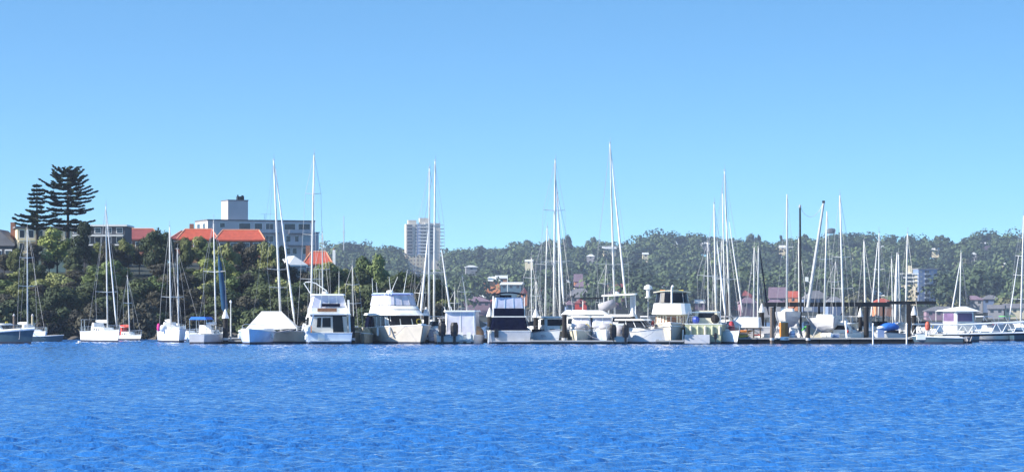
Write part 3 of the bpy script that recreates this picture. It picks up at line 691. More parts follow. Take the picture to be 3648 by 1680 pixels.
# far wood (one mass) and the trees one can tell apart on the skyline
WOODA = leafmat('hill_forest_leaves', (.020, .038, .027), (.12, .165, .068), .04, True)
WOODB = leafmat('hill_scrub_leaves', (.034, .036, .032), (.16, .165, .08), .05, True)
far_wood('hillside_forest', 2600, (1290, 2720), WOODA, 'dense bluish green forest covering the far hill', 21)
far_wood('hillside_scrub', 1700, (1290, 2500), WOODB, 'browner scrubby growth between the forest trees', 22, rad=(3.5, 7.0), dens=90)
UM = [tree_proto('dark', 12, 8, 6, 300 + i, 900, .8, 'umbrella') for i in range(2)]
RD = [tree_proto('dark', 12, 6, 3, 310 + i, 900, .8) for i in range(2)]
CN = [tree_proto('pine', 14, 4.0, 2, 320, 900, .7, 'cone')]
for (px, yt, wpx, pr, lab) in [
 (2450, 826, 95, UM[0], 'broad flat-topped gum on the skyline above the big trawler'), (3352, 825, 62, UM[1], 'parasol-shaped tree on the skyline at the right'),
 (3235, 828, 55, UM[0], 'domed tree on the skyline behind the cream block'), (3176, 836, 60, RD[0], 'round dark tree on the skyline left of the domed one'),
 (2282, 832, 34, CN[0], 'pointed conifer on the skyline left of the trawler'), (2018, 843, 52, RD[1], 'pale-trunked tree on the skyline behind the cluster of masts'),
 (2110, 843, 60, RD[0], 'rounded tree on the skyline left of the tallest mast'), (1592, 878, 30, CN[0], 'small peaked tree on the skyline right of the high-rise'),
 (1716, 879, 48, RD[1], 'rounded tree on the low skyline above the orange house'), (1812, 874, 30, CN[0], 'pointed tree where the skyline starts to climb'),
 (2540, 842, 60, RD[0], 'rounded tree on the skyline behind the crowded masts'), (2608, 838, 44, UM[1], 'small spreading tree right of the crowded masts'),
 (2674, 836, 50, RD[1], 'dark rounded tree on the skyline above the crimson roof'), (2700, 836, 40, RD[0], 'second dark rounded tree right beside it on the skyline'),
 (2782, 832, 30, CN[0], 'pointed tree on the skyline left of the thin tall mast'), (2868, 838, 44, RD[1], 'bushy tree right behind the black crane post'),
 (2920, 840, 56, UM[0], 'spreading tree behind the crane boom'), (3040, 848, 60, RD[0], 'rounded tree right of the curved spreaders mast'),
 (1880, 858, 60, RD[1], 'bushy tree on the rising skyline left of the mast cluster'), (1955, 850, 56, RD[0], 'rounded tree on the skyline behind the slim whip mast'),
 (3295, 848, 40, RD[1], 'low rounded tree between the domed and parasol trees'), (3440, 846, 60, RD[0], 'low dark tree on the skyline above the pilothouse boat masts'),
 (3560, 842, 50, UM[1], 'ragged spreading tree on the skyline near the right edge'), (3620, 838, 34, CN[0], 'pointed tree on the skyline at the right edge')]:
    Y = 2620; X = (px - CX) * Y / F; z = far_h(X, Y); H = P(px, yt, Y).z - z; hw = wpx * Y / F / 2; w0 = 8 if pr in UM else (6 if pr in RD else 4)
    put_tree('skyline_tree', pr, X, Y, z, hw / w0, 0.7 * px, lab, 'tree', 'trees on the skyline', sz=H / (12 if pr is not CN[0] else 14))
# shrubs singled out by colour
for (px, yt, Y, wpx, k, lab) in [(2520, 1012, 1380, 90, 'lime', 'yellow-green shrub right of the trawler canopy'), (3368, 1025, 1500, 26, 'lime', 'yellowish young tree right of the blue-grey block'),
    (2650, 980, 1500, 50, 'green', 'bright green tree on the slope above the crimson roof'), (2735, 990, 1450, 60, 'lime', 'light green tree mid-slope left of the black crane post')]:
    X = (px - CX) * Y / F; z = far_h(X, Y); H = P(px, yt, Y).z - z; put_tree('slope_tree', PR[k][0], X, Y, z, wpx * Y / F / 2 / 3.9, px, lab, 'tree', 'bright trees on the far slope', sz=max(H, 5) / 8.3)
# grass patch on the bank
GR = mat('short_grass', (.16, .22, .03), .9, .3, .6)
mb = MB().loft([[P(1268, 1128, 371), P(1318, 1128, 371)], [P(1266, 1108, 376), P(1316, 1112, 376)], [P(1280, 1098, 386), P(1310, 1104, 386)]], closed=False, caps=False)
tag(link('grass_slope', mb.v, mb.f, GR), 'small sunlit lawn between the two big cruisers', 'grass', kind='stuff')
# ------------------------------------------------------------------ boats
def hull_sec(x, t, L, B, zb, zs, draft, tr, rake, flare, n2=5, pw=2.4):
    f = tr + (1 - tr) * min(1, t / .45) if t < .45 else 1 - max(0, (t - .45) / .55) ** pw * .985
    w = B / 2 * f; z = zs + (zb - zs) * max(0, t) ** 1.8; k = t ** 3
    kz = -draft * (1 - .8 * k); out = []
    prof = [(0, kz), (.55, kz * .6), (1 - flare - .25 * k, .02), (1 - flare * .55 - .12 * k, z * .45), (1, z)]
    for (a, zz) in prof:
        out.append((x + rake * L * (max(zz, 0) / zb) * t ** 5, w * a, zz))
    return out, w, z
def hull(t, L, B, zb, zs, m, draft=.35, tr=.8, rake=.07, flare=.14, stripe=ANTIF, deck=DECK, cockpit=None, name='hull', rail=True, pw=2.4, striph=.24, cx=0, wells=True):
    n = 16; secs = []; dk = []; info = []
    for i in range(n + 1):
        q = i / n; x = cx - L / 2 + L * q; s, w, z = hull_sec(x, q, L, B, zb, zs, draft, tr, rake, flare, pw=pw)
        ring = [(a, -b, c) for a, b, c in s[::-1]] + s[1:]; secs.append(ring); info.append((s[-1][0], w, z))
    h = t.part(name, MB().loft(secs, closed=False, caps=False).add(secs[0], [tuple(range(len(secs[0])))[::-1]]), m, smooth=False)
    d = MB(); vs = []; fs = []
    for (x, w, z) in info: vs += [(x, -max(w - .03, .01), z - .04), (x, max(w - .03, .01), z - .04)]
    for i in range(n): fs.append((2 * i, 2 * i + 2, 2 * i + 3, 2 * i + 1))
    t.part('deck', d.add(vs, fs), deck)
    st = MB()
    for sg in (-1, 1):
        vs = []; fs = []
        for i in range(n + 1):
            q = i / n; x = cx - L / 2 + L * q; s, w, z = hull_sec(x, q, L, B, zb, zs, draft, tr, rake, flare, pw=pw)
            a, b = s[2], s[3]; e = (striph / max(b[2], .01)); p = [a[j] + (b[j] - a[j]) * e for j in range(3)]
            vs += [(a[0] + .01, sg * (a[1] + .012), -.05), (p[0] + .01, sg * (p[1] + .012), p[2])]
        for i in range(n): fs.append((2 * i, 2 * i + 2, 2 * i + 3, 2 * i + 1) if sg < 0 else (2 * i, 2 * i + 1, 2 * i + 3, 2 * i + 2))
        st.add(vs, fs)
    s = secs[0]; k = len(s) // 2; s2, w, z = hull_sec(cx - L / 2, 0, L, B, zb, zs, draft, tr, rake, flare)
    st.add([(cx - L / 2 - .012, -s2[2][1], -.05), (cx - L / 2 - .012, s2[2][1], -.05), (cx - L / 2 - .012, s2[2][1], striph), (cx - L / 2 - .012, -s2[2][1], striph)], [(3, 2, 1, 0)])
    t.part('boot_stripe', st, stripe, h)  # real stripe, made taller to stand in for the dark waterline reflection
    if rail:
        r = MB(); r.tube([(x, -w, z + .01) for x, w, z in info], .045, 5); r.tube([(x, w, z + .01) for x, w, z in info], .045, 5)
        r.tube([(info[0][0], -info[0][1], info[0][2]), (info[0][0], info[0][1], info[0][2])], .045, 5)
        t.part('gunwale', r, WHITE if m is not WHITE else GREYH, h)
    t.info = info; return h
def rails(t, h=.6, frac=(0, 1), pulpit=True, name='guard_rail', parent=None, r=.013):
    k = MB(); inf = t.info; a = int(frac[0] * 16); b = int(frac[1] * 16)
    for sg in (-1, 1):
        top = [(x, sg * w * .96, z + h) for x, w, z in inf[a:b + 1]]; mid = [(x, sg * w * .96, z + h * .5) for x, w, z in inf[a:b + 1]]
        k.tube(top, r, 5); k.tube(mid, r * .7, 4)
        for x, w, z in inf[a:b + 1:2]: k.tube([(x, sg * w * .96, z), (x, sg * w * .96, z + h)], r, 4)
    if b == 16: x, w, z = inf[-1]; k.tube([(x, -w, z + h), (x + .15, 0, z + h), (x, w, z + h)], r, 4)
    if a == 0: x, w, z = inf[0]; k.tube([(x, -w, z + h), (x, w, z + h)], r, 4)
    t.part(name, k, STEEL, parent)
def fenders(t, spots, r=.13, l=.55, m=None):
    for (q, sg) in spots:
        x, w, z = t.info[int(q * 16)]; c = MB().lathe([(.02, -l / 2), (r, -l / 2 + .08), (r, l / 2 - .08), (.03, l / 2), (.01, l / 2 + .3)], (x, sg * (w + r * .6), z - .5), 8)
        t.part('fender', c, m or FENDER)
def outboard(t, x, y, z=0, s=1.0, parent=None, tilt=.0):
    k = MB(); k.loft([[(x + a * s, y + b * s, z + c) for a, b in ((-.32, -.14), (.12, -.18), (.12, .18), (-.32, .14))] for c in (.55 * s, .75 * s)], caps=True)
    secs = []
    for (sc_, zz, dx) in ((.85, .55, 0), (1.05, .8, -.02), (1.05, 1.15, -.05), (.75, 1.35, -.05)):
        secs.append([(x + dx + a * s * sc_, y + b * s * sc_, z + zz * s) for a, b in ((-.36, -.10), (-.25, -.2), (.12, -.22), (.18, 0), (.12, .22), (-.25, .2), (-.36, .10))])
    k = MB().loft(secs); o = t.part('outboard_motor', k, BLACK, parent)
    q = MB(); q.loft([[(x + a * s, y + b * s, z + zz * s) for a, b in ((-.2 + dx, -.07), (.1 + dx, -.07), (.1 + dx, .07), (-.2 + dx, .07))] for zz, dx in ((-.45, -.05), (.1, 0), (.58, 0))])
    q.box((x - .1 * s, y, z - .02), (.5 * s, .3 * s, .05 * s)); t.part('leg', q, BLACK, o if parent is None else parent)
    if parent is None: t.part('engine_band', MB().loft([[(x + a * s * 1.06, y + b * s * 1.06, z + zz * s) for a, b in ((-.36, -.10), (-.25, -.2), (.12, -.22), (.18, 0), (.12, .22), (-.25, .2), (-.36, .10))] for zz in (.82, .90)]), GREYH, o)
def stayline(a, b, r=.011): return [Vector(a), Vector(b)], r
def sailboat(label, px, Y, head, L, top, base, hullm=None, zb=1.25, zs=1.0, spread=(.45, .72), sw=None, jib=None, jibw=.10, jibm=None, boom=True, cover=None, r=.105,
             group='sailing boats', cabin=True, fine=True, stripe=ANTIF, z=0, bimini=None, spr_py=None, arch=False, name='sailboat', stub=None):
    r *= .82; hd = R(head); B = L * .31; loc = P(px, HZ, Y); loc.z = z
    t = T(name, label, 'sailing boat', loc, hd, group)
    hm = hullm or WHITE
    if z == 0: hull(t, L, B, zb * L / 10, zs * L / 10, hm, draft=.4, tr=.62, rake=.06, flare=.10, stripe=stripe)
    zd = zs * L / 10
    if cabin:
        C = Tier(-L * .12, L * .24, B * .30, zd - .02, zd + .48, rf=.5, ra=.1, tap=.85, r=.35); c_ = t.part('cabin', C.mb(), WHITE)
        for u in (.2, .45, .7):
            for sd_ in ('stbd', 'port'): t.part('port_light', C.band(MB(), sd_, u - .07, u + .07, .35, .7, .015, 2), GLASS, c_)
        S = Tier(-L * .16, -L * .12 + .35, B * .28, zd + .1, zd + 1.0, rf=.35, ra=0, tap=.8, r=.15); t.part('spray_hood', S.mb(), cover or CANVW)
    # mast from its foot to its head
    a = t.px(base[0], base[1], 0); b = t.px(top[0], top[1], 0)
    foot = Vector((a.x, a.y, zd if z == 0 else a.z)); dr = (b - a); foot = a + dr * ((foot.z - a.z) / dr.z) if z == 0 else a
    H = (b - foot).length
    mp = [foot.lerp(b, q) for q in (0, .35, .7, 1)]
    m_ = t.part('mast', MB().tube(mp, [r, r, r * .85, r * .55], 8), ALU, smooth=True)
    k = MB(); up = b + (b - foot).normalized() * .5; k.tube([b, up + Vector((.12, 0, .2))], .018, 4); k.box(b + Vector((0, 0, .12)), (.3, .12, .06)); t.part('wind_vane', k, WIRE, m_)
    aft = Vector((-L / 2 + .2, 0, zd)); bow = Vector((L / 2 + .2, 0, zb * L / 10))
    sw_ = sw or B * .36; wires = MB(); tips = []
    qs = [((HZ - 0) and ((t.px(top[0], p_, 0).z - foot.z) / (b.z - foot.z))) for p_ in spr_py] if spr_py else spread
    for i, q in enumerate(qs):
        c = foot.lerp(b, q); ww = sw_ * (1 - .15 * i)
        for sg in (-1, 1):
            tip = c + Vector((-.15, sg * ww, .08)); t.part('spreader', MB().tube([c, tip], [.04, .028], 5), ALU, m_); tips.append((q, sg, tip))
    for sg in (-1, 1):
        pts = [foot + Vector((-.1, sg * B * .44, 0))] + [tp for q, s2, tp in sorted(tips, key=lambda x: x[0]) if s2 == sg] + [b]
        wires.tube(pts, .016, 4)
    wires.tube([b, aft], .013, 4)
    fore_top = b if not jib else t.px(jib[0][0], jib[0][1], 0)
    fore_bot = bow if not jib else t.px(jib[1][0], jib[1][1], 0)
    wires.tube([b, fore_top, fore_bot], .013, 4)
    if fine or True: t.part('rigging', wires, WIRE, m_)
    if jib:
        pts = [fore_top.lerp(fore_bot, q) for q in (0, .15, .5, .9, 1)]
        t.part('furled_jib', MB().tube(pts, [.03, jibw * .55, jibw * .85, jibw, .04], 8), jibm or CANVW, smooth=True)
        fb = fore_bot; k = MB().tube([fb, Vector((L / 2, 0, zd + .2))], .02, 4)
    if boom:
        g = foot + Vector((-.1, 0, 1.0)); e = g + Vector((-L * .36, 0, .08)); bm = t.part('boom', MB().tube([g, e], [.07, .06], 7), ALU, smooth=True)
        if cover is not False:
            secs = []
            for q, hh in ((0, .34), (.3, .30), (.7, .22), (1, .10)):
                c = g.lerp(e, q); secs.append([(c.x, c.y + .13 * math.cos(th), c.z + .12 + hh * .6 * math.sin(th)) for th in np.linspace(0, 2 * math.pi, 8, endpoint=False)])
            t.part('sail_cover', MB().loft(secs), cover or CANVW, bm, smooth=True)
    if z == 0: rails(t, .55)
    if arch:
        k = MB(); x = -L * .42
        for xx in (x, x + .9): k.tube([(xx, -B * .34, zd), (xx - .1, -B * .34, zd + 1.35), (xx - .1, B * .34, zd + 1.35), (xx, B * .34, zd)], .035, 5)
        t.part('stern_arch', k, STEEL)
    if bimini:
        S = Tier(-L * .46, -L * .14, B * .36, zd + 1.55, zd + 1.85, rf=.2, ra=.2, tap=.8, r=.3); bi = t.part('bimini', S.mb(), bimini); k = MB()
        for x in (-L * .44, -L * .17):
            for sg in (-1, 1): k.tube([(x, sg * B * .34, zd), (x, sg * B * .34, zd + 1.6)], .025, 4)
        t.part('bimini_frame', k, STEEL, bi)
    return t
SB = 'moored sailing boats in front of the wooded bank'
sailboat('pale blue-hulled yacht half hidden behind the cabin cruiser at the left edge', 112, 335, -62, 9, (97, 814), (98, 1150), hullm=PALEBLUE, group=SB)
sailboat('white sloop with a tubular stern arch, moored third boat from the left', 364, 324, -60, 9.0, (377, 735), (383, 1170), spr_py=(1040,), sw=1.3, jib=((378, 745), (415, 1163)), jibw=.09, group=SB, arch=True, zb=1.55, zs=1.3)
sailboat('smallest white yacht with a red furled sail, right of the arch sloop', 453, 345, -50, 5.6, (454, 985), (461, 1172), r=.085, cover=RED, spread=(.55,), group=SB, fine=False)
sailboat('white bow-on sloop with a magenta bundle, owner of the taller twin mast', 612, 322, -74, 9.5, (604, 808), (608, 1150), spr_py=(1058,), sw=1.0, group=SB, zb=1.6, zs=1.3)
sailboat('pale yacht half hidden behind the bow-on sloop, with the shorter of the twin masts', 660, 336, -55, 7.5, (632, 888), (636, 1150), hullm=PALEBLUE, spr_py=(1058,), group=SB)
t6 = sailboat('yacht with a bright blue bimini and furled teal jib beside the first pile', 744, 304, 79, 8.6, (761, 786), (768, 1122), bimini=BLUEC, jib=((779, 905), (803, 1118)), jibw=.36, jibm=TEALC, group='yachts at the marina', spr_py=(968,), sw=1.2, zb=1.35, zs=1.15, hullm=GREYH)
# tented yacht
t = sailboat('cream yacht under a big white boom tent, mast leaning left', 1000, 308, -42, 9.6, (975, 572), (999, 1120), hullm=CREAM, jib=((981, 600), (1052, 1166)), jibw=.11, r=.15, group='yachts at the marina', spr_py=(960, 1024), sw=1.5, zb=1.45, zs=1.2, cover=False, cabin=False, boom=False)
tent = MB(); Yt = 304
def Q(px, py, Y_): return P(px, py, Y_)
L1 = [Q(868, 1178, Yt - 1.2), Q(1056, 1168, Yt - 1.2), Q(1002, 1108, Yt + .6), Q(932, 1108, Yt + .6)]
L2 = [Q(876, 1170, Yt + 3.2), Q(1060, 1160, Yt + 3.2), Q(1002, 1108, Yt + .7), Q(932, 1108, Yt + .7)]
tent.add([t.l(p) for p in L1] + [t.l(p) for p in L2], [(0, 1, 2, 3), (5, 4, 7, 6), (0, 3, 7, 4), (1, 5, 6, 2), (3, 2, 6, 7), (0, 4, 5, 1)])
tp = t.part('boom_tent', tent, CANVW)
e1 = MB(); e1.tube([t.px(868, 1180, -5.4), t.px(960, 1186, -5.6), t.px(1050, 1172, -5.2)], .05, 5); t.part('tent_hem', e1, CANVG, tp)
t = T('motor_launch', 'round-bowed pale blue-white launch under the left end of the boom tent', 'motor boat', P(912, HZ, 300.5) * 1, R(-96), 'small launches at the marina'); t.o.location.z = 0; t.loc.z = 0
hull(t, 6.5, 3.4, 1.55, 1.25, PALEBLUE, tr=.85, rake=.05, flare=.22, pw=3.2); fenders(t, [(.5, -1), (.6, 1)])
t.part('pulpit_rail', MB().tube([(1.2, -1.2, 1.3), (1.2, -1.2, 1.95), (3.2, -.5, 2.1), (3.2, .5, 2.1), (1.2, 1.2, 1.95), (1.2, 1.2, 1.3)], .03, 5), STEEL)
k = MB(); 
for i, (a, b) in enumerate(((-.55, .10), (-.30, .12), (-.05, .09), (.2, .12), (.42, .08))): k.box((3.06 - abs(a) * .05, a * .9 - .1, .78), (.5, b, .08))
t.part('cover_edge', MB().loft([[(x, y, 1.32) for x, y in plan(-3.1, 2.6, 1.62, 1.2)], [(x, y, 1.62) for x, y in plan(-2.9, 2.0, 1.3, 1.0)]]), CANVW)
t.part('bow_roller', MB().box((3.25, 0, 1.62), (.7, .22, .1)), STEEL)

GM = 'yachts behind the front row of the marina'
sailboat('tall yacht whose left-leaning mast rises in front of the white outrigger cruiser', 1110, 318, -80, 11, (1119, 552), (1108, 1112), r=.14, group=GM, spread=(.3, .55, .78))
sailboat('yacht behind the outrigger cruiser with a short white mast over its hardtop', 1150, 332, -70, 8, (1148, 829), (1150, 1120), spr_py=(960,), sw=.9, group=GM)
sailboat('yacht with a thin mast between the outrigger cruiser and the wide flybridge cruiser', 1262, 326, -80, 8, (1255, 945), (1260, 1150), r=.06, group=GM)
sailboat('large yacht with the left one of the two tall grey masts', 1512, 316, -65, 12, (1530, 600), (1528, 1120), r=.15, jib=((1531, 780), (1498, 1128)), jibw=.14, group=GM, spr_py=(975, 803), sw=1.6)
sailboat('large yacht with the right one of the two tall grey masts', 1560, 319, -50, 12, (1550, 575), (1546, 1120), r=.14, jib=((1573, 890), (1604, 1110)), jibw=.11, group=GM, spr_py=(970, 803), sw=1.7)
sailboat('yacht with a slanting mast just left of the white boat enclosure', 1492, 322, -100, 7, (1507, 985), (1488, 1088), r=.08, group=GM, jib=None)
sailboat('yacht with a slim left-leaning mast behind the white boat enclosure', 1660, 320, -80, 8, (1647, 980), (1665, 1115), r=.07, group=GM)
sailboat('yacht with a short plain mast behind the left side of the white enclosure', 1622, 324, -80, 7, (1620, 1035), (1620, 1130), r=.06, group=GM)
sailboat('yacht with a slim bare mast right behind the navy flybridge boat', 1900, 326, -75, 8, (1893, 918), (1894, 1150), r=.09, spr_py=(990,), sw=.9, group=GM)
sailboat('yacht with a shorter mast above a white pile cap', 1914, 330, -75, 7, (1910, 1000), (1910, 1140), r=.09, group=GM)
sailboat('yacht with a medium mast just left of the tall white cluster mast', 1940, 322, -70, 10, (1949, 812), (1941, 1150), r=.11, spr_py=(942,), sw=1.2, group=GM)
sailboat('big yacht with the tallest white mast in the cluster left of the black pile', 1968, 313, -60, 12, (1978, 572), (1973, 1140), r=.15, jib=((1981, 640), (2008, 1085)), jibw=.12, group=GM, spr_py=(935, 750), sw=1.6)
sailboat('yacht whose mast stands inside the cluster between the tallest and its furled jib', 1998, 320, -75, 11, (1986, 690), (1996, 1130), r=.13, spr_py=(930,), sw=1.5, group=GM)
sailboat('largest yacht, with the tallest mast of the whole marina', 2196, 318, -62, 13, (2173, 512), (2190, 1120), r=.14, jib=((2178, 560), (2232, 1095)), jibw=.12, group=GM, spr_py=(942, 880), sw=2.0, hullm=WHITE)
sailboat('yacht with a thin raked mast left of the tallest mast', 2150, 330, -80, 8, (2160, 940), (2150, 1100), r=.05, group=GM)
GR_ = 'yachts in the crowded group of masts right of the trawler'
sailboat('yacht with the leftmost low mast of the crowded group', 2522, 324, -75, 8, (2521, 862), (2524, 1120), r=.09, spr_py=(982,), sw=1.2, group=GR_)
sailboat('yacht with the leftmost tall mast of the crowded group', 2548, 306, -70, 11, (2544, 727), (2551, 1136), r=.14, jib=((2554, 858), (2586, 1132)), jibw=.13, group=GR_, spr_py=(985,), sw=1.2)
sailboat('yacht with the grey middle mast of the crowded group', 2578, 316, -75, 11, (2574, 689), (2583, 1120), r=.11, group=GR_, spr_py=(995,), sw=1.2)
sailboat('yacht with the highest mast of the crowded group', 2600, 320, -60, 12, (2581, 610), (2600, 1120), r=.13, jib=((2598, 790), (2645, 1112)), jibw=.09, group=GR_, spr_py=(995, 860), sw=1.6)
sailboat('yacht with a short mast tucked between the tall ones of the crowded group', 2569, 328, -75, 8, (2571, 856), (2567, 1120), r=.08, group=GR_, spr_py=(990,))
sailboat('yacht with the slightly shorter of the twin masts left of the leaning dark stay', 2684, 320, -80, 9, (2687, 880), (2685, 1140), r=.11, group=GM, spread=())
sailboat('yacht with the brighter right one of the twin masts and a dark leaning stay', 2706, 316, -60, 9, (2702, 882), (2700, 1145), r=.13, jib=((2706, 890), (2738, 1120)), jibw=.09, jibm=NAVYC, group=GM, spread=(), cover=CANVG)
sailboat('yacht with a white mast pressed against the left side of the black crane post', 2846, 322, -80, 9, (2845, 848), (2848, 1150), r=.11, group=GM, spread=())
sailboat('yacht with a pale faint mast left of the curved spreaders mast', 2972, 335, -80, 8, (2977, 931), (2968, 1110), r=.06, group=GM)
sailboat('yacht with two pairs of upswept curved spreaders on a tall white mast', 3004, 312, -88, 11, (2992, 696), (3005, 1150), r=.14, group=GM, spr_py=(1028, 916), sw=1.15)
sailboat('yacht with a thick white bare mast standing above the jetty beam', 3082, 322, -80, 9, (3078, 858), (3084, 1165), r=.14, group=GM, spread=())
sailboat('yacht whose mast and raked stay form a narrow V above the jetty beam', 3122, 316, -115, 9, (3132, 830), (3130, 1165), r=.11, jib=((3127, 862), (3100, 1165)), jibw=.09, group=GM, spr_py=(960,), sw=.6)
sailboat('yacht with a low grey mast left of the thick white furled sails', 3180, 325, -80, 8, (3176, 920), (3181, 1160), r=.09, group=GM, spread=())
sailboat('yacht with a pair of thick white furled sails set close together', 3198, 318, -85, 9, (3201, 905), (3206, 1150), r=.16, jib=((3196, 898), (3190, 1150)), jibw=.20, group=GM, spread=(), cover=BLUEC)
sailboat('yacht with a plain white mast in front of the cream block', 3229, 314, -80, 9, (3233, 832), (3226, 1160), r=.13, group=GM, spread=())
sailboat('yacht behind the gangway with mast and stay forming an inverted V', 3412, 322, -120, 9, (3424, 898), (3418, 1160), hullm=NAVYH, r=.10, jib=((3421, 932), (3388, 1125)), jibw=.09, group=GM, spread=())
sailboat('yacht with a spreadered mast cut by the right edge of the photograph', 3630, 338, -105, 11, (3647, 768), (3637, 1130), hullm=NAVYH, r=.13, jib=((3629, 910), (3598, 1120)), jibw=.06, group=GM, spr_py=(1065, 980, 912), sw=1.2)
# two yachts out of the water
def cradled(label, px, Y, head, L, B, ykeel, ydeck, top, base, **kw):
    t = T('hauled_out_yacht', label, 'sailing boat', P(px, ykeel, Y), R(head), 'yachts standing out of the water'); H = P(0, ydeck, Y).z - t.loc.z
    n = 14; secs = []; info = []
    for i in range(n + 1):
        q = i / n; x = -L / 2 + L * q; f = .6 + .4 * min(1, q / .4) if q < .4 else 1 - ((q - .4) / .6) ** 2.2 * .98; w = B / 2 * f; kz = (.0 + .30 * (abs(q - .45) * 2) ** 2) * H
        prof = [(0, kz), (.45, kz + .12 * H), (.80, kz + .38 * (H - kz)), (.96, kz + .7 * (H - kz)), (1, H + .1 * q)]
        s = [(x + .06 * L * (zz / H) * q ** 5, w * a, zz) for a, zz in prof]; secs.append([(a, -b, c) for a, b, c in s[::-1]] + s[1:]); info.append((s[-1][0], w, s[-1][2]))
    h = t.part('hull', MB().loft(secs, closed=False, caps=False).add(secs[0], [tuple(range(len(secs[0])))[::-1]]), kw.get('m', WHITE))
    vs = []; fs = []
    for (x, w, z) in info: vs += [(x, -max(w - .03, .01), z - .04), (x, max(w - .03, .01), z - .04)]
    for i in range(n): fs.append((2 * i, 2 * i + 2, 2 * i + 3, 2 * i + 1))
    t.part('deck', MB().add(vs, fs), DECK); t.info = info * 2
    t.info = (info + [info[-1]] * 3)[:17]
    g = t.loc.z
    t.part('keel', MB().loft([[(-.9, -.10, -g * .55), (.5, -.12, -g * .55), (.5, .12, -g * .55), (-.9, .10, -g * .55)], [(-1.1, -.10, .12 * H), (1.2, -.12, .12 * H), (1.2, .12, .12 * H), (-1.1, .10, .12 * H)]]), kw.get('km', ANTIF))
    C = Tier(-L * .1, L * .22, B * .28, H - .02, H + .42, rf=.5, ra=.1, tap=.85, r=.3); c_ = t.part('cabin', C.mb(), WHITE)
    k = MB()
    for x in (-L * .25, L * .2):
        for sg in (-1, 1): k.tube([(x, sg * B * .6, -g + .35), (x, sg * B * .36, H * .45)], .06, 5)
        k.box((x, 0, -g + .4), (.2, B * 1.3, .18))
    t.part('cradle', k, kw.get('cm', GALV))
    a = t.px(*base); b = t.px(*top); m_ = t.part('mast', MB().tube([a, a.lerp(b, .6), b], [.11, .09, .06], 8), ALU, smooth=True)
    wv = MB(); wv.tube([b, (-L / 2, 0, H)], .013, 4); wv.tube([b, (L / 2, 0, H)], .013, 4); wv.tube([b, (0, B * .45, H)], .013, 4); wv.tube([b, (0, -B * .45, H)], .013, 4); t.part('rigging', wv, WIRE, m_)
    for q in (.55,):
        c = a.lerp(b, q)
        for sg in (-1, 1): t.part('spreader', MB().tube([c, c + Vector((0, sg * .7, .05))], .03, 5), ALU, m_)
    return t
t = cradled('small grey-sided yacht hanging high on a cradle left of the black crane post', 2806, 309, -99, 6.5, 2.7, 1168, 1112, (2804, 692), (2803, 1112), m=GREYH)
t = cradled('white-sided yacht on a cradle right of the black crane post', 2938, 308, -82, 7.0, 3.0, 1185, 1133, (2946, 752), (2936, 1133), m=GREYH)
# ------------------------------------------------------------------ motor boats
def motor(label, px, Y, head, L, B, zb, zs, m, name='motor_cruiser', group='motor cruisers in the front row', **kw):
    loc = P(px, HZ, Y); loc.z = 0; t = T(name, label, 'motor boat', loc, R(head), group); hull(t, L, B, zb, zs, m, **kw); return t
def tier(t, nm, m, x0, x1, w, z0, z1, rf=0, ra=0, tap=1, r=.4, parent=None, W=(), glass=None, wn='window', off=.02):
    A = Tier(x0, x1, w, z0, z1, rf, ra, tap, r); o = t.part(nm, A.mb(), m, parent); wins(t, A, W, o if parent is None else parent, glass=glass, name=wn, off=off); return A, o
def mullions(t, A, side, n, v0, v1, m, parent, u0=0, u1=1, w=.012, off=.035):
    for i in range(n):
        u = u0 + (u1 - u0) * i / (n - 1); t.part('mullion', A.band(MB(), side, u - w, u + w, v0, v1, off, 1), m, parent)
# 1 left edge cabin cruiser (dark hull)
t = motor('dark-hulled cabin cruiser with a long white deckhouse, cut by the left edge', -38, 304, -20, 9.8, 3.2, 1.7, 1.15, NAVYH, rake=.05)
t.part('bulwark_band', MB().tube([(x, -w * 1.0, z - .1) for x, w, z in t.info[6:]], .13, 6), WHITE)
A, o = tier(t, 'deckhouse', WHITE, -3.6, 1.6, 1.3, 1.1, 1.78, .5, .2, .92, .4, W=[('stbd', u, u + .055, .35, .85) for u in (.12, .24, .36, .48)])
A, o = tier(t, 'wheelhouse', WHITE, -.6, 2.3, 1.2, 1.45, 2.0, .5, .2, .9, .5, W=[('stbd', .1, .9, .2, .85), ('front', .1, .9, .2, .85)])
tier(t, 'roof', WHITE, -3.2, 2.4, 1.35, 2.0, 2.16, .3, .2, .9, .6); t.part('roof_hatch', MB().box((0, 0, 2.22), (.8, .7, .15)), WHITE)
t.part('name_panel', MB().box((-2.0, -1.52, .65), (2.2, .08, .55)), TANC); rails(t, .45, (.5, 1)); fenders(t, [(.35, -1), (.55, -1)])
for (px, y0, y1, lab, m) in ((50, 1118, 1160, 'short brownish post behind the cabin cruiser roof at the left edge', BROWNT), (116, 1118, 1162, 'short pale post between the cabin cruiser and its tender', TANC)):
    b = P(px, y1, 338); b.z = -1; q = T('mooring_post', lab, 'post', b, 0, 'short mooring posts'); q.part('shaft', MB().lathe([(.16, 0), (.14, P(0, y0, 338).z + 1 - .2)], n=8), m); q.part('cap', MB().lathe([(.18, P(0, y0, 338).z + .8), (.05, P(0, y0, 338).z + 1.05)], n=8), CANVG)
t = motor('little open tender with white gunwale right of the cabin cruiser', 168, 330, 4, 3.3, 1.4, .75, .6, NAVYH, name='tender', group='small launches at the marina', striph=.06); t.part('thwart', MB().box((0, 0, .5), (.3, 1.1, .05)), WHITE)
outboard(t, -1.75, 0, .1, .5)
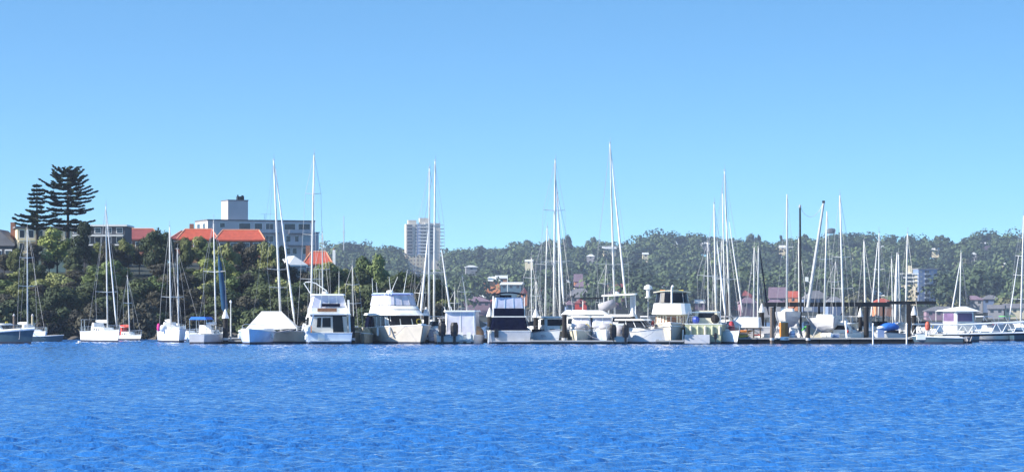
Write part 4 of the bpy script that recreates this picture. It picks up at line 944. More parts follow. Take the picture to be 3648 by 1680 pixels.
# F outrigger cruiser, stern to camera
t = motor('white flybridge game boat with folded outriggers, stern to the camera', 1162, 307, 97, 13, 4.9, 2.1, 1.18, PALEBLUE, tr=.95, stripe=ANTIF, flare=.06)
A, o = tier(t, 'saloon', WHITE, -4.2, 3.6, 2.05, 1.1, 3.05, 1.2, 0, .94, .3, W=[('aft', .33, .56, .34, .84), ('port', .1, .8, .45, .85), ('stbd', .1, .8, .45, .85)])
t.part('saloon_door', A.band(MB(), 'aft', .62, .90, .05, .93, .03), GLASS, o); t.part('aft_window', A.band(MB(), 'aft', .18, .29, .34, .84, .02), GLASS, o)
k = MB(); k.box((-5.2, 0, 3.1), (3.6, 4.3, .12)); t.part('cockpit_roof', k, WHITE); t.part('overhang_shadow_band', MB().box((-4.24, 0, 2.96), (.06, 3.7, .14)), BLACK)  # black strip stands in for the shadow under the roof overhang
t.part('side_wing', MB().loft([[(-6.2, -2.2, 1.15), (-3.8, -2.25, 1.15), (-3.8, -2.1, 1.15), (-6.2, -2.05, 1.15)], [(-5.4, -2.1, 4.6), (-3.6, -2.1, 4.6), (-3.6, -1.95, 4.6), (-5.4, -1.95, 4.6)]]), WHITE)
t.part('side_wing', MB().loft([[(-6.0, 2.05, 1.15), (-3.8, 2.1, 1.15), (-3.8, 2.25, 1.15), (-6.0, 2.2, 1.15)], [(-6.6, 1.6, 3.1), (-5.9, 1.6, 3.1), (-5.9, 1.75, 3.1), (-6.6, 1.75, 3.1)]]), WHITE)
A, o = tier(t, 'flybridge', WHITE, -5.0, 1.2, 1.95, 3.16, 3.75, .5, 0, 1.0, .5)
B_, ob = tier(t, 'flybridge_clears', CLEAR, -4.8, .9, 1.9, 3.75, 5.05, .9, .1, .80, .5); mullions(t, B_, 'aft', 5, 0, 1, WHITE, ob); mullions(t, B_, 'stbd', 4, 0, 1, WHITE, ob)
t.part('dash_cover', MB().box((-4.93, -.2, 4.05), (.12, 1.9, .3)), NAVYC); t.part('red_seat', MB().box((-4.98, .2, 3.55), (.16, 2.0, .35)), TEAKM)
A, o = tier(t, 'hardtop', WHITE, -5.0, .6, 1.72, 5.05, 5.22, .3, .1, .95, .6); t.part('radar_dome', MB().lathe([(.3, 5.22), (.33, 5.32), (.3, 5.45), (.1, 5.5)], (-3.0, .3, 0), 12), WHITE, o)
for y in (-1.1, .9): t.part('whip_aerial', MB().tube([(-4, y, 5.2), (-4.1, y, 7.6)], [.03, .015], 5), WHITE, o)
for sg, pts in ((1, [(1127, 1078), (1083, 1008), (1090, 1004), (1110, 1003)]), (1, [(1112, 1005), (1126, 1009), (1165, 1036)])):
    t.part('outrigger', MB().tube([t.px(a, b, -1) for a, b in pts], .055, 6), WHITE)
k = MB(); k.box((-6.6, 0, .35), (.7, 4.2, .08)); t.part('swim_platform', k, DECK); rails(t, .5, (.5, 1)); fenders(t, [(.1, 1), (.4, 1)])
t.part('transom_door', MB().box((-6.53, .9, .75), (.05, .7, .7)), WHITE)
t.part('rod_holder', MB().tube([(-6.2, 1.9, 1.2), (-6.2, 1.9, 1.9)], .04), ORANGE)
t.part('stern_fender', MB().blob((-6.7, 2.3, 1.5), (.25, .35, .45), 3), FENDER)
# G wide flybridge cruiser, bow to camera
t = motor('wide white flybridge cruiser, bow to the camera, with dark wraparound saloon windows', 1425, 306, -70, 13.5, 5.3, 2.0, 1.65, BEIGE, rake=.08, flare=.20, pw=3.0)
hd = 1.55
A, o = tier(t, 'saloon', WHITE, -4.8, 2.6, 2.2, 1.5, 3.0, .9, .1, .93, 1.3, W=[('front', .0, 1, .12, .97), ('stbd', .25, 1, .15, .97), ('port', .25, 1, .15, .97)]); mullions(t, A, 'front', 4, .2, .75, WHITE, o); mullions(t, A, 'stbd', 4, .2, .9, WHITE, o, .3, .95)
tier(t, 'foredeck_moulding', WHITE, -1, 4.9, 1.9, 1.5, 1.86, 1.6, 0, .8, 1.7)
tier(t, 'brow', WHITE, -5.6, 3.3, 2.42, 3.0, 3.22, .2, .1, .96, 1.4)
A, o = tier(t, 'flybridge_coaming', WHITE, -4.8, 2.2, 2.05, 3.22, 4.05, 1.3, .1, .9, 1.2)
t.part('coaming_stripe', A.band(MB(), None, .27, .73, .42, .50, .02, 24), ANTIF, o); t.part('coaming_trim', A.band(MB(), None, .22, .78, .93, 1.0, .03, 24), NAVYC, o)
B_, ob = tier(t, 'flybridge_clears', CLEAR, -4.9, .7, 1.85, 4.05, 5.15, .5, .1, .88, .9); mullions(t, B_, 'front', 5, 0, 1, GREYH, ob); mullions(t, B_, 'port', 4, 0, 1, GREYH, ob); mullions(t, B_, 'stbd', 4, 0, 1, GREYH, ob)
A, o = tier(t, 'canopy', PALEBLUE, -5.0, .4, 1.72, 5.15, 5.36, .3, .2, .92, .9); t.part('canopy_trim', A.band(MB(), None, 0.0, .999, 0, .45, .02, 40), BLUEP, o)
t.part('side_curtain', MB().box((-3.9, 1.95, 4.3), (1.8, .06, 1.0)), PALEBLUE)
for (a, b) in (((1328, 1040), (1326, 990)), ((1344, 1042), (1341, 1005)), ((1392, 1038), (1386, 985)), ((1394, 1040), (1417, 985)), ((1438, 1042), (1452, 960))):
    t.part('whip_aerial', MB().tube([t.px(a[0], a[1], 2), t.px(b[0], b[1], 2)], [.035, .018], 5), WHITE, o)
t.part('radar_dome', MB().lathe([(.35, 5.36), (.38, 5.5), (.3, 5.62), (.08, 5.66)], (-2.6, -.3, 0), 12), WHITE, o)
fenders(t, [(.62, -1), (.75, -1)], .14, .9); t.part('anchor_platform', MB().box((7.4, 0, 2.05), (1.2, .5, .1)), WHITE)
for sg in (-1, 1): t.part('saloon_side_screen', MB().loft([[(-5.6, sg * 2.25, 1.55), (-2.2, sg * 2.35, 1.6), (-2.2, sg * 2.3, 1.6), (-5.6, sg * 2.2, 1.55)], [(-5.0, sg * 2.16, 2.9), (-3.0, sg * 2.16, 2.9), (-3.0, sg * 2.1, 2.9), (-5.0, sg * 2.1, 2.9)]]), NAVYC)
for i in range(7): pass
k = MB(); 
for i in range(8): k.box((3.9 + .14 * i, -1.93 + .075 * i, 1.22 + .012 * i), (.09, .04, .11), rz=R(26))
t.part('hull_name', k, BLACK)
# covered dinghies between F and G
for i, (px, Y, s_, lab) in enumerate(((1272, 309, 1.0, 'beige covered runabout right of the outrigger cruiser, the left one'), (1306, 305, .9, 'beige covered runabout squeezed against the wide flybridge cruiser, the right one'))):
    t = motor(lab, px, Y, -92, 5.2, 1.35, 1.25 * s_, 1.1 * s_, TANC, name='covered_runabout', group='covered runabouts', striph=.1); A, o = tier(t, 'boat_cover', TANC, -2.5, 1.8, .62, 1.0 * s_, 1.75 * s_, 1.4, .3, .4, .5)
    k = MB().lathe([(.03, 0), (.28, .02), (.28, .12), (.03, .14)], (1.0, 0, 1.6), 12); t.part('life_ring', k, TANC)
# H white enclosure boat with twin outboards
t = motor('white boat wholly enclosed in lilac-white clears, behind the twin black outboards', 1652, 306, 86, 8.5, 3.6, 1.7, .95, WHITE, tr=.9, flare=.08)
B_, ob = tier(t, 'enclosure', CLEAR, -4.0, 1.5, 1.62, .95, 3.35, .6, .1, .97, .5); mullions(t, B_, 'aft', 3, 0, 1, WHITE, ob, .02, .98); mullions(t, B_, 'port', 4, 0, 1, WHITE, ob); mullions(t, B_, 'stbd', 4, 0, 1, WHITE, ob)
tier(t, 'hardtop', WHITE, -4.2, 1.6, 1.75, 3.35, 3.52, .3, 0, .97, .7); t.part('swim_platform', MB().box((-4.5, -.2, .45), (.7, 2.2, .1)), WHITE)
for y in (-.9, -.1): t.part('boarding_step', MB().box((-4.4, y, .7), (.25, .45, 1.1)), WHITE)
for y in (1.1, 1.9): t.part('rod_holder', MB().tube([(-3.9, y * .8, 3.3), (-4.0, y * .9, 3.9)], .04), WHITE)
t = motor('low white centre-console boat with twin black outboards left of the enclosure', 1588, 304.5, 95, 7.5, 2.6, 1.5, 1.0, WHITE, name='outboard_boat', tr=.92, flare=.08, group='small launches at the marina')
for y in (-.42, .42): outboard(t, -4.1, y * 1.5, -.1, 1.75)
A, o = tier(t, 'console', WHITE, -1.5, .5, .7, 1.0, 2.0, .5, .1, .8, .3, W=[('aft', .1, .9, .6, .95)]); k = MB()
for sg in (-1, 1): k.tube([(-1.8, sg * .8, 1.0), (-1.5, sg * .7, 2.6), (.2, sg * .7, 2.65), (.5, sg * .8, 1.0)], .04, 5)
t.part('t_top_frame', k, STEEL); t.part('t_top', MB().box((-.6, 0, 2.7), (2.4, 1.7, .08)), CANVG)
t.part('bait_board', MB().box((-3.5, 1.0, 1.4), (.4, .5, .5)), WHITE)
t = motor('small tender under a peach and orange cover left of the navy flybridge boat', 1694, 303.5, -94, 3.8, 1.85, .95, .8, FENDER, name='tender', group='covered runabouts', striph=.05)
t.part('boat_cover', MB().blob((-.2, 0, 1.05), (1.6, .88, .85), 5, 12, 8, .06), ORANGEC, smooth=True)
# I navy flybridge boat
t = motor('flybridge boat wrapped in navy canvas under a dark arched bimini', 1808, 306.5, 92, 12, 4.6, 2.0, 1.38, GREYH, tr=.96, flare=.05)
A, o = tier(t, 'cockpit_cover', NAVYC, -5.6, 2.6, 1.95, 1.38, 2.78, 1.2, .25, .86, .4)
A, o = tier(t, 'flybridge_panel', NAVYC, -5.1, .8, 1.58, 2.92, 3.72, .4, .0, .97, .4); t.part('flybridge_base', MB().box((-2.0, 0, 2.85), (6.4, 3.3, .12)), WHITE)
B_, ob = tier(t, 'flybridge_clears', CLEAR, -5.0, .4, 1.52, 3.72, 4.85, .5, .05, .9, .4); mullions(t, B_, 'aft', 4, 0, 1, PALEBLUE, ob, .03, .97)
secs = []
for i in range(9):
    y = -1.7 + 3.4 * i / 8; z_ = 5.0 + .42 * math.cos((y / 1.7) * 1.2); secs.append([(-5.2, y, z_), (-1.5, y, z_), (-1.5, y, z_ - .12), (-5.2, y, z_ - .12)])
bi = t.part('bimini', MB().loft(secs), NAVYC); k = MB()
for sg in (-1, 1):
    for x in (-5.0, -1.8): k.tube([(x, sg * 1.62, 1.4), (x, sg * 1.6, 5.1)], .04, 5)
t.part('bimini_frame', k, WHITE, bi); t.part('seat', MB().box((-3, .3, 4.9), (.6, 1.2, .4)), NAVYC)
t.part('whip_aerial', MB().tube([(-3, .1, 5.3), (-3, .1, 7.2)], .03), WHITE)
t.part('side_cloth', MB().loft([[(-4.2, -1.98, 1.4), (-.5, -2.05, 1.4), (-.5, -2.0, 1.4), (-4.2, -1.93, 1.4)], [(-3.8, -1.75, 2.7), (-1.2, -1.75, 2.7), (-1.2, -1.7, 2.7), (-3.8, -1.7, 2.7)]]), NAVYC)
t.part('transom_motor', MB().box((-6.1, 1.35, 1.15), (.3, .42, .85)), BLACK); t.part('stern_fender', MB().blob((-6.15, 2.0, 1.25), (.2, .2, .22), 2), CREAM)
t.part('boarding_ladder', MB().tube([(-6.2, 2.2, .1), (-6.1, 2.15, 1.3)], .06), WHITE); fenders(t, [(.15, -1), (.3, -1)])
t.part('swim_platform', MB().box((-6.3, -.2, .3), (.6, 3.8, .08)), GREYH)
# J low white sloop-style launch and boat behind
t = motor('small white launch with a dark logo, right of the navy flybridge boat', 1928, 303.5, -38, 4.4, 1.9, 1.5, 1.1, WHITE, name='motor_launch', group='small launches at the marina', flare=.2)
k = MB(); k.box((.9, -.86, .95), (.5, .06, .07), rz=R(14)); k.box((1.05, -.82, .82), (.35, .06, .07), rz=R(14)); k.box((.75, -.89, .88), (.08, .06, .22), rz=R(14)); t.part('hull_logo', k, GREYH)
A, o = tier(t, 'windscreen', GLASS, -.9, .7, .62, 1.1, 1.55, .6, 0, .75, .4)
t = motor('grey-sided sports boat with a white wheelhouse just left of the lone black pile', 1972, 307, -80, 8.0, 3.0, 1.35, 1.2, BEIGE, group='small cruisers between the piles')
A, o = tier(t, 'wheelhouse', WHITE, -2.6, 1.6, 1.2, 1.2, 2.75, .9, 0, .85, .5, W=[('front', .08, .92, .45, .88), ('port', .3, .9, .5, .88), ('stbd', .3, .9, .5, .88)]); tier(t, 'roof', WHITE, -3.2, 1.1, 1.25, 2.75, 2.88, .2, 0, .95, .6); rails(t, .5, (.5, 1))
t.part('crew_cushion', MB().box((1.9, -.5, 1.4), (.4, .5, .35)), TEAKM)
# K, L
for (px, lab, hm, cl, w_) in ((2072, 'small white hardtop cruiser right of the lone black pile, with a white arch frame', CREAM, True, 2.7), (2145, 'pale blue-hulled hardtop cruiser with a lilac windscreen left of the black outboards', PALEBLUE, True, 2.9)):
    t = motor(lab, px, 305, -86 if hm is PALEBLUE else -98, 8.0, w_, 1.45, 1.25, hm, group='small cruisers between the piles', flare=.18)
    A, o = tier(t, 'cabin', WHITE, -2.8, 2.2, w_ * .42, 1.2, 1.75, 1.4, 0, .85, .8)
    A, o = tier(t, 'windscreen', CLEAR, -2.6, 1.0, w_ * .40, 1.75, 2.75, .7, 0, .88, .4); mullions(t, A, 'front', 3, 0, 1, WHITE, o, .04, .96, .03)
    tier(t, 'hardtop', WHITE, -3.0, .7, w_ * .44, 2.75, 2.92, .2, 0, .95, .5); rails(t, .5, (.5, 1)); fenders(t, [(.45, -1), (.6, 1)]); t.part('foredeck_cover', MB().blob((1.7, .2, 1.75), (.9, .75, .4), 4), CANVG, smooth=True)
    k = MB(); k.tube([(2.6, -.7, 1.4), (3.4, 0, 1.55), (2.6, .7, 1.4)], .03); t.part('bow_rail', k, STEEL)
    t.part('anchor', MB().tube([(4.2, 0, 1.3), (4.35, 0, .3), (4.2, .15, .1)], [.05, .05, .03], 5), GALV)
t = motor('long low white yacht cabin behind the two hardtop cruisers, boom under a grey cover', 2098, 312, -72, 10.5, 3.5, 1.6, 1.4, WHITE, group='small cruisers between the piles')
A, o = tier(t, 'cabin_top', WHITE, -4, 3.0, 1.5, 1.4, 3.05, 1.2, .3, .85, .7, W=[('front', .1, .9, .35, .75), ('stbd', .15, .85, .4, .75)]); tier(t, 'boat_cover', CANVW, -4.4, 2.4, 1.75, 3.05, 3.55, .8, .3, .7, .6)
t.part('sail_bundle', MB().tube([t.px(2132, 1094, -1), t.px(2160, 1090, -1), t.px(2192, 1078, -1)], [.35, .55, .45], 8), CANVG, smooth=True)
t = T('dark_awning', 'flat black awning on thin poles above the long low white cabin', 'awning', P(2106, 1100, 318)); t.part('cloth', MB().box((0, 0, P(0, 1062, 318).z - t.loc.z), (2.5, 2.0, .16), ry=R(-2)), BLACK)
k = MB()
for a in (-.9, .9):
    for b in (-.8, .8): k.tube([(a * 1.1, b, -2.5), (a, b, P(0, 1062, 318).z - t.loc.z)], .03, 4)
t.part('pole', k, ALU)
# M hardtop catamaran
t = motor('tall white-roofed catamaran with a pale blue side curtain behind the tallest mast', 2214, 318, -84, 10, 4.4, 1.9, 1.7, WHITE, group='small cruisers between the piles')
A, o = tier(t, 'cabin', WHITE, -3.5, 2.4, 1.9, 1.7, 3.1, 1.4, .1, .85, .8, W=[('front', .05, .95, .4, .8)]); t.part('hardtop', MB().loft([[(x, y, P(0, 1052, 318).z + .05 * y) for x, y in plan(-3.6, .8, 1.75, .6)], [(x, y, P(0, 1052, 318).z + .18 + .05 * y) for x, y in plan(-3.6, .6, 1.7, .6)]]), WHITE)
t.part('side_curtain', MB().box((-1.4, 1.42, (3.1 + P(0, 1052, 318).z) / 2), (3.2, .08, P(0, 1052, 318).z - 3.1)), PALEBLUE); k = MB()
for a, b in ((-3.4, -1.5), (-3.4, 1.5), (.4, -1.5), (.4, 1.5)): k.tube([(a, b, 3), (a, b, P(0, 1052, 318).z)], .05, 5)
t.part('hardtop_post', k, WHITE); t.part('radar_dome', MB().lathe([(.3, 0), (.32, .2), (.1, .3)], (-2, -.3, P(0, 1052, 318).z + .15), 10), WHITE)
# N small cruiser bow right
t = motor('white express cruiser pointing right in front of the big trawler', 2285, 303, -24, 5.6, 2.4, 1.75, 1.15, WHITE, flare=.22, rake=.12, group='small cruisers between the piles')
A, o = tier(t, 'cabin', WHITE, -2.2, 1.6, 1.0, 1.2, 1.75, 1.1, 0, .82, .6)
A, o = tier(t, 'windscreen', GLASS, -2.3, .9, .98, 1.75, 2.45, .6, 0, .85, .4); mullions(t, A, 'front', 4, 0, 1, WHITE, o); mullions(t, A, 'stbd', 4, 0, 1, WHITE, o)
tier(t, 'hardtop', WHITE, -2.6, .9, 1.15, 2.45, 2.62, .3, 0, .93, .5); rails(t, .45, (.5, 1))
t = motor('grey inflatable-sided boat with two tilted black outboards left of the pointed express cruiser', 2208, 302.5, 88, 5, 1.9, .95, .8, FENDER, name='outboard_boat', group='small launches at the marina')
for y in (-.42, .5): outboard(t, -2.8, y * 1.4, -.15, 1.6)
t.part('seat_cover', MB().blob((-1.4, 0, 1.35), (.8, .7, .65), 8), CANVG, smooth=True); t.part('console', MB().box((0, 0, 1.5), (.7, .9, 1.3)), WHITE)
# O big trawler
t = motor('big beige trawler yacht with a rounded flybridge and dark tinted screen', 2394, 307, -94, 13, 3.9, 2.25, 1.7, BEIGE, flare=.26, rake=.07, pw=3.2)
A, o = tier(t, 'wheelhouse', CREAM, -4.2, 2.8, 1.72, 1.7, 3.1, .4, .1, .98, 1.2, W=[('front', .02, .28, .35, .88), ('front', .34, .66, .35, .88), ('front', .72, .98, .35, .88), ('stbd', .55, .95, .35, .88), ('port', .55, .95, .35, .88)], glass=TEAKM)
A, o = tier(t, 'flybridge_coaming', WHITE, -4.6, 3.3, 2.1, 3.1, 4.25, .9, .1, .90, 1.5)
B_, ob = tier(t, 'tinted_screen', GLASS, -3.2, 2.2, 1.78, 4.3, 5.35, .3, .1, .9, 1.4); t.part('screen_seal', B_.band(MB(), None, .15, .85, 0, .07, .04, 30), BLACK, ob); mullions(t, B_, 'front', 3, 0, 1, GREYH, ob, .1, .9, .008)
secs = []
for i in range(9):
    y = -1.95 + 3.9 * i / 8; z_ = 5.42 + .22 * math.cos(y / 1.95 * 1.4); secs.append([(-3.4, y, z_), (2.1 - .3 * abs(y), y, z_), (2.1 - .3 * abs(y), y, z_ - .1), (-3.4, y, z_ - .1)])
ct = t.part('canopy', MB().loft(secs), CREAM); t.part('radar_mast', MB().tube([(2.35, 0, 4.2), (2.3, 0, 5.9), (2.1, .12, 6.05)], [.11, .10, .14], 6), WHITE)
for y, m in ((-1.0, ORANGE), (.95, YELLOW)): t.part('roof_locker', MB().box((0, y, 5.62), (.6, .5, .12)), m, ct)
rails(t, .6, (.4, 1)); fenders(t, [(.5, -1), (.6, -1)]); t.part('anchor', MB().tube([(6.9, 0, 2.0), (7.2, 0, 1.5)], [.06, .1], 5), GALV)
t.part('side_door', MB().box((-2.0, 1.75, 2.3), (1.2, .06, 1.2)), WHITE); t.part('bulwark_band', MB().tube([(x, -w * 1.0, z - .32) for x, w, z in t.info[5:]], .05, 5), WHITE); t.part('bulwark_band', MB().tube([(x, w * 1.0, z - .32) for x, w, z in t.info[5:]], .05, 5), WHITE)
# P green hull boat
t = motor('weathered greenish fishing boat with rows of fenders, right of the big trawler', 2516, 305, 82, 8, 4.3, 2.3, 2.1, GREENH, tr=.9, flare=.1, group='small cruisers between the piles')
for i in range(5): t.part('fender', MB().lathe([(.02, .9), (.14, 1.0), (.15, 1.8), (.02, 1.95)], (-4.15, -1.7 + i * .75, 0), 8), GREENH if i % 2 else CREAM)
A, o = tier(t, 'wheelhouse', CREAM, .2, 2.6, 1.3, 2.1, 3.5, .4, .1, .92, .4, W=[('aft', .12, .88, .45, .85), ('port', .2, .8, .5, .85)]); k = MB()
for sg in (-1, 1): k.tube([(-3.6, sg * 1.8, 2.1), (-2.2, sg * 1.6, 3.3), (0, sg * 1.5, 3.5)], .05, 5)
k.tube([(-2.2, -1.6, 3.3), (-2.2, 1.6, 3.3)], .05, 5); t.part('cockpit_frame', k, STEEL); t.part('deck_gear', MB().blob((-2.2, -1.1, 2.6), (.4, .45, .5), 6), DARKT); t.part('deck_gear', MB().blob((-2.4, .9, 2.5), (.4, .4, .4), 7), BLUEP)
t.part('stern_platform', MB().box((-4.4, .6, .55), (.9, 2.6, .9)), GREYH); t.part('boarding_ladder', MB().tube([(-4.6, 2.1, .0), (-4.2, 2.1, 1.5)], .07), WHITE); outboard(t, -4.8, -1.3, .1, .8)
# tarp-covered boat and neighbours
t = motor('boat under a smooth bright white tarpaulin right of the greenish fishing boat', 2662, 307, 170, 5.0, 2.2, 1.95, 1.75, GREYH, name='covered_runabout', group='covered runabouts')
A, o = tier(t, 'tarpaulin', CANVW, -1.5, 2.4, 1.2, 1.7, 2.8, 1.2, .1, .7, .8)
k = MB(); [k.box((x, 0, .8), (.12, 1.5, 1.4)) for x in (-1.5, 0, 1.5)]; t.part('trailer_stand', k, BROWNT)
t = motor('white-sided dinghy leaning between the twin masts and the grey timber pile', 2728, 306, -70, 3.6, 1.7, 1.1, .9, WHITE, name='tender', group='small launches at the marina'); t.part('mast_stub', MB().lathe([(.09, .8), (.07, 2.6)], n=6), BLACK); t.part('seat', MB().box((0, 0, 1.0), (.4, 1.2, .1)), DECK)
t = motor('white cuddy-cabin boat seen between the hauled-out yacht and the double piles', 3010, 307, -20, 4.4, 1.9, 1.3, 1.0, WHITE, group='small cruisers between the piles'); A, o = tier(t, 'cabin', WHITE, -1.2, 1.4, .8, 1.0, 2.1, .8, 0, .85, .4, W=[('stbd', .1, .85, .45, .85), ('front', .1, .9, .45, .85)]); tier(t, 'hardtop', WHITE, -1.6, 1.0, .95, 2.1, 2.22, .2, 0, .95, .4)
t = motor('low white runabout with a blue cover right of the double piles', 3180, 308, -170, 5.0, 2.1, 1.25, 1.0, WHITE, group='small launches at the marina', name='motor_launch'); t.part('blue_cover', MB().blob((.4, 0, 1.75), (1.2, .6, .45), 4), BLUEC, smooth=True); A, o = tier(t, 'windscreen', GLASS, -.5, 1.0, .8, 1.0, 1.4, .6, 0, .8, .4)
t = motor('cream hump-cabined boat left of the curved spreaders mast', 2960, 315, -10, 5.5, 2.2, 2.2, 2.0, CREAM, group='small cruisers between the piles', name='motor_launch'); A, o = tier(t, 'cabin', WHITE, -1.8, 2.2, .9, 2.0, 3.0, .9, .4, .8, .6, W=[('stbd', .2, .8, .4, .75)])
t = motor('pilothouse boat with a sloping white roof and lilac windows behind the gangway', 3414, 311, -72, 6.0, 2.6, 1.3, 1.15, GREYH, group='motor cruisers in the front row')
A, o = tier(t, 'pilothouse', WHITE, -1.6, 1.7, 1.15, 1.3, 3.4, .2, .1, .96, .25, W=[('front', .1, .9, .5, .92), ('stbd', .1, .9, .5, .92), ('port', .1, .9, .5, .92)], glass=PURG)
t.part('roof', MB().loft([[(-2.6, -1.5, 3.42), (2.3, -1.5, 3.42), (2.3, 1.5, 3.42), (-2.6, 1.5, 3.42)], [(-2.2, -1.3, 3.55), (1.2, -.3, 3.95), (1.2, .3, 3.95), (-2.2, 1.3, 3.55)]]), WHITE)
[t.part('roof_post', MB().tube([(-2.5, s_ * 1.4, 1.3), (-2.5, s_ * 1.4, 3.42)], .04, 5), WHITE) for s_ in (-1, 1)]; rails(t, .5, (.5, 1))
t = motor('long low runabout with a white square bow cover in front of the gangway foot', 3345, 300.5, 174, 4.9, 1.5, .85, .65, NAVYH, name='tender', group='small launches at the marina', flare=.1); t.part('bow_locker', MB().box((1.9, 0, .75), (.9, 1.2, .55), rz=R(6)), WHITE)
t.part('side_deck', MB().box((-.8, 0, .80), (2.6, 1.0, .12)), WHITE); t.part('oar', MB().tube([(-.4, -.5, .95), (1.4, -.7, .8)], .04), CREAM)
t = motor('flat white-roofed launch far behind the gangway near the right edge', 3556, 335, -160, 6.0, 2.2, 1.2, 1.0, BEIGE, group='small cruisers between the piles', name='motor_launch'); A, o = tier(t, 'cabin', GREYH, -1.8, 1.6, .9, 1.0, 1.9, .5, .1, .85, .4, W=[('stbd', .1, .9, .4, .85)]); tier(t, 'roof', WHITE, -2.2, 2.0, 1.1, 2.0, 2.12, .1, .1, .95, .4)
for (px, Y, L_, hm, hd_, lab) in [(1840 + 60, 316, 6, WHITE, -70, 'white runabout bow peeping out left of the slim bare mast'), (3520, 345, 4.5, WHITE, -60, 'round-backed white boat seen through the gangway truss'), (3600, 350, 5.0, WHITE, -75, 'white boat with a green canopy seen through the right bays of the gangway'),
                              (3290, 312, 5.0, GREYH, -70, 'grey dinghy behind the red-topped cabinet'), (3140, 315, 6.0, WHITE, -60, 'white launch with a wheelhouse under the jetty beam by the V-shaped stay'), (1235, 318, 6, CREAM, -80, 'cream runabout tucked behind the black pile beside the outrigger cruiser'), (3060, 316, 5.5, CREAM, -95, 'cream launch behind the double piles'), (2460, 315, 6, WHITE, -75, 'white half-cabin boat between the trawler and the green-hulled boat'), (1565, 312, 7, WHITE, -75, 'white half-cabin boat behind the centre-console boat'), (2480, 322, 7, WHITE, -80, 'tall white half-cabin boat behind the greenish fishing boat wheelhouse'), (2640, 324, 7, WHITE, -70, 'white half-cabin boat behind the white tarpaulin'), (2770, 320, 6, WHITE, -100, 'white half-cabin boat behind the grey timber pile'), (2900, 322, 7, CREAM, -75, 'cream half-cabin boat behind the two hauled-out yachts'), (3035, 324, 7, WHITE, -95, 'white half-cabin boat behind the double piles'), (2050, 326, 7, WHITE, -80, 'white half-cabin boat behind the lone black pile'), (1800, 330, 7, WHITE, -80, 'white half-cabin boat behind the navy-wrapped flybridge boat'), (2340, 328, 7, WHITE, -70, 'white half-cabin boat behind the beacon post and trawler'), (2620, 315, 6, GREYH, -70, 'grey half-cabin boat with a tube canopy frame behind the crimson drum')]:
    t = motor(lab, px, Y, hd_, L_, L_ * .36, 1.5, 1.25, hm, name='half_cabin_boat', group='half-cabin boats further back')
    A, o = tier(t, 'cabin', WHITE, -L_ * .12, L_ * .28, L_ * .14, 1.25, 1.85, .9, 0, .8, .4); A2, o2 = tier(t, 'windscreen', GLASS, -L_ * .14, L_ * .12, L_ * .135, 1.85, 2.35, .5, 0, .85, .3)
    k = MB(); [k.tube([(-L_ * .4, s * L_ * .14, 1.2), (-L_ * .35, s * L_ * .14, 2.8), (L_ * .0, s * L_ * .14, 2.85), (L_ * .12, s * L_ * .13, 2.3)], .035, 5) for s in (-1, 1)]; t.part('canopy_frame', k, STEEL)
    t.part('canopy', MB().box((-L_ * .18, 0, 2.87), (L_ * .36, L_ * .29, .07)), GREENP if 'green canopy' in lab else (CANVG if hm is GREYH else CANVW)); fenders(t, [(.4, -1)])

def deck_extras(seed):
    """mooring lines, ring buoys and hatches on the front-row boats"""
    rn_ = random.Random(seed)
    for o in list(sc.objects):
        if o.type == 'EMPTY' and o.get('category') == 'motor boat' and o.name.startswith(('motor_cruiser', 'half_cabin')):
            hk = [c for c in o.children if c.name.startswith('hull')][0]; L = max(v.co.x for v in hk.data.vertices); Bm = max(v.co.y for v in hk.data.vertices); zt = max(v.co.z for v in hk.data.vertices)
            for sg in (-1, 1):
                k = MB(); a = Vector((L * .75, sg * Bm * .45, zt)); b = Vector((L * .95, sg * (Bm + 1.2), .5)); k.tube([a, a.lerp(b, .5) - Vector((0, 0, .25)), b], .02, 4)
                r_ = link('mooring_line', k.v, k.f, CANVG, o)
            k = MB(); 
            for i in range(12):
                t0 = 6.283 * i / 12; t1 = 6.283 * (i + 1) / 12
                k.tube([(L * .30, Bm * .5 + .27 * math.cos(t0), zt + .35 + .27 * math.sin(t0)), (L * .30, Bm * .5 + .27 * math.cos(t1), zt + .35 + .27 * math.sin(t1))], .06, 5)
            if rn_.random() < .5: link('life_ring', k.v, k.f, rn_.choice([RED, ORANGE, YELLOW]), o)
deck_extras(3)
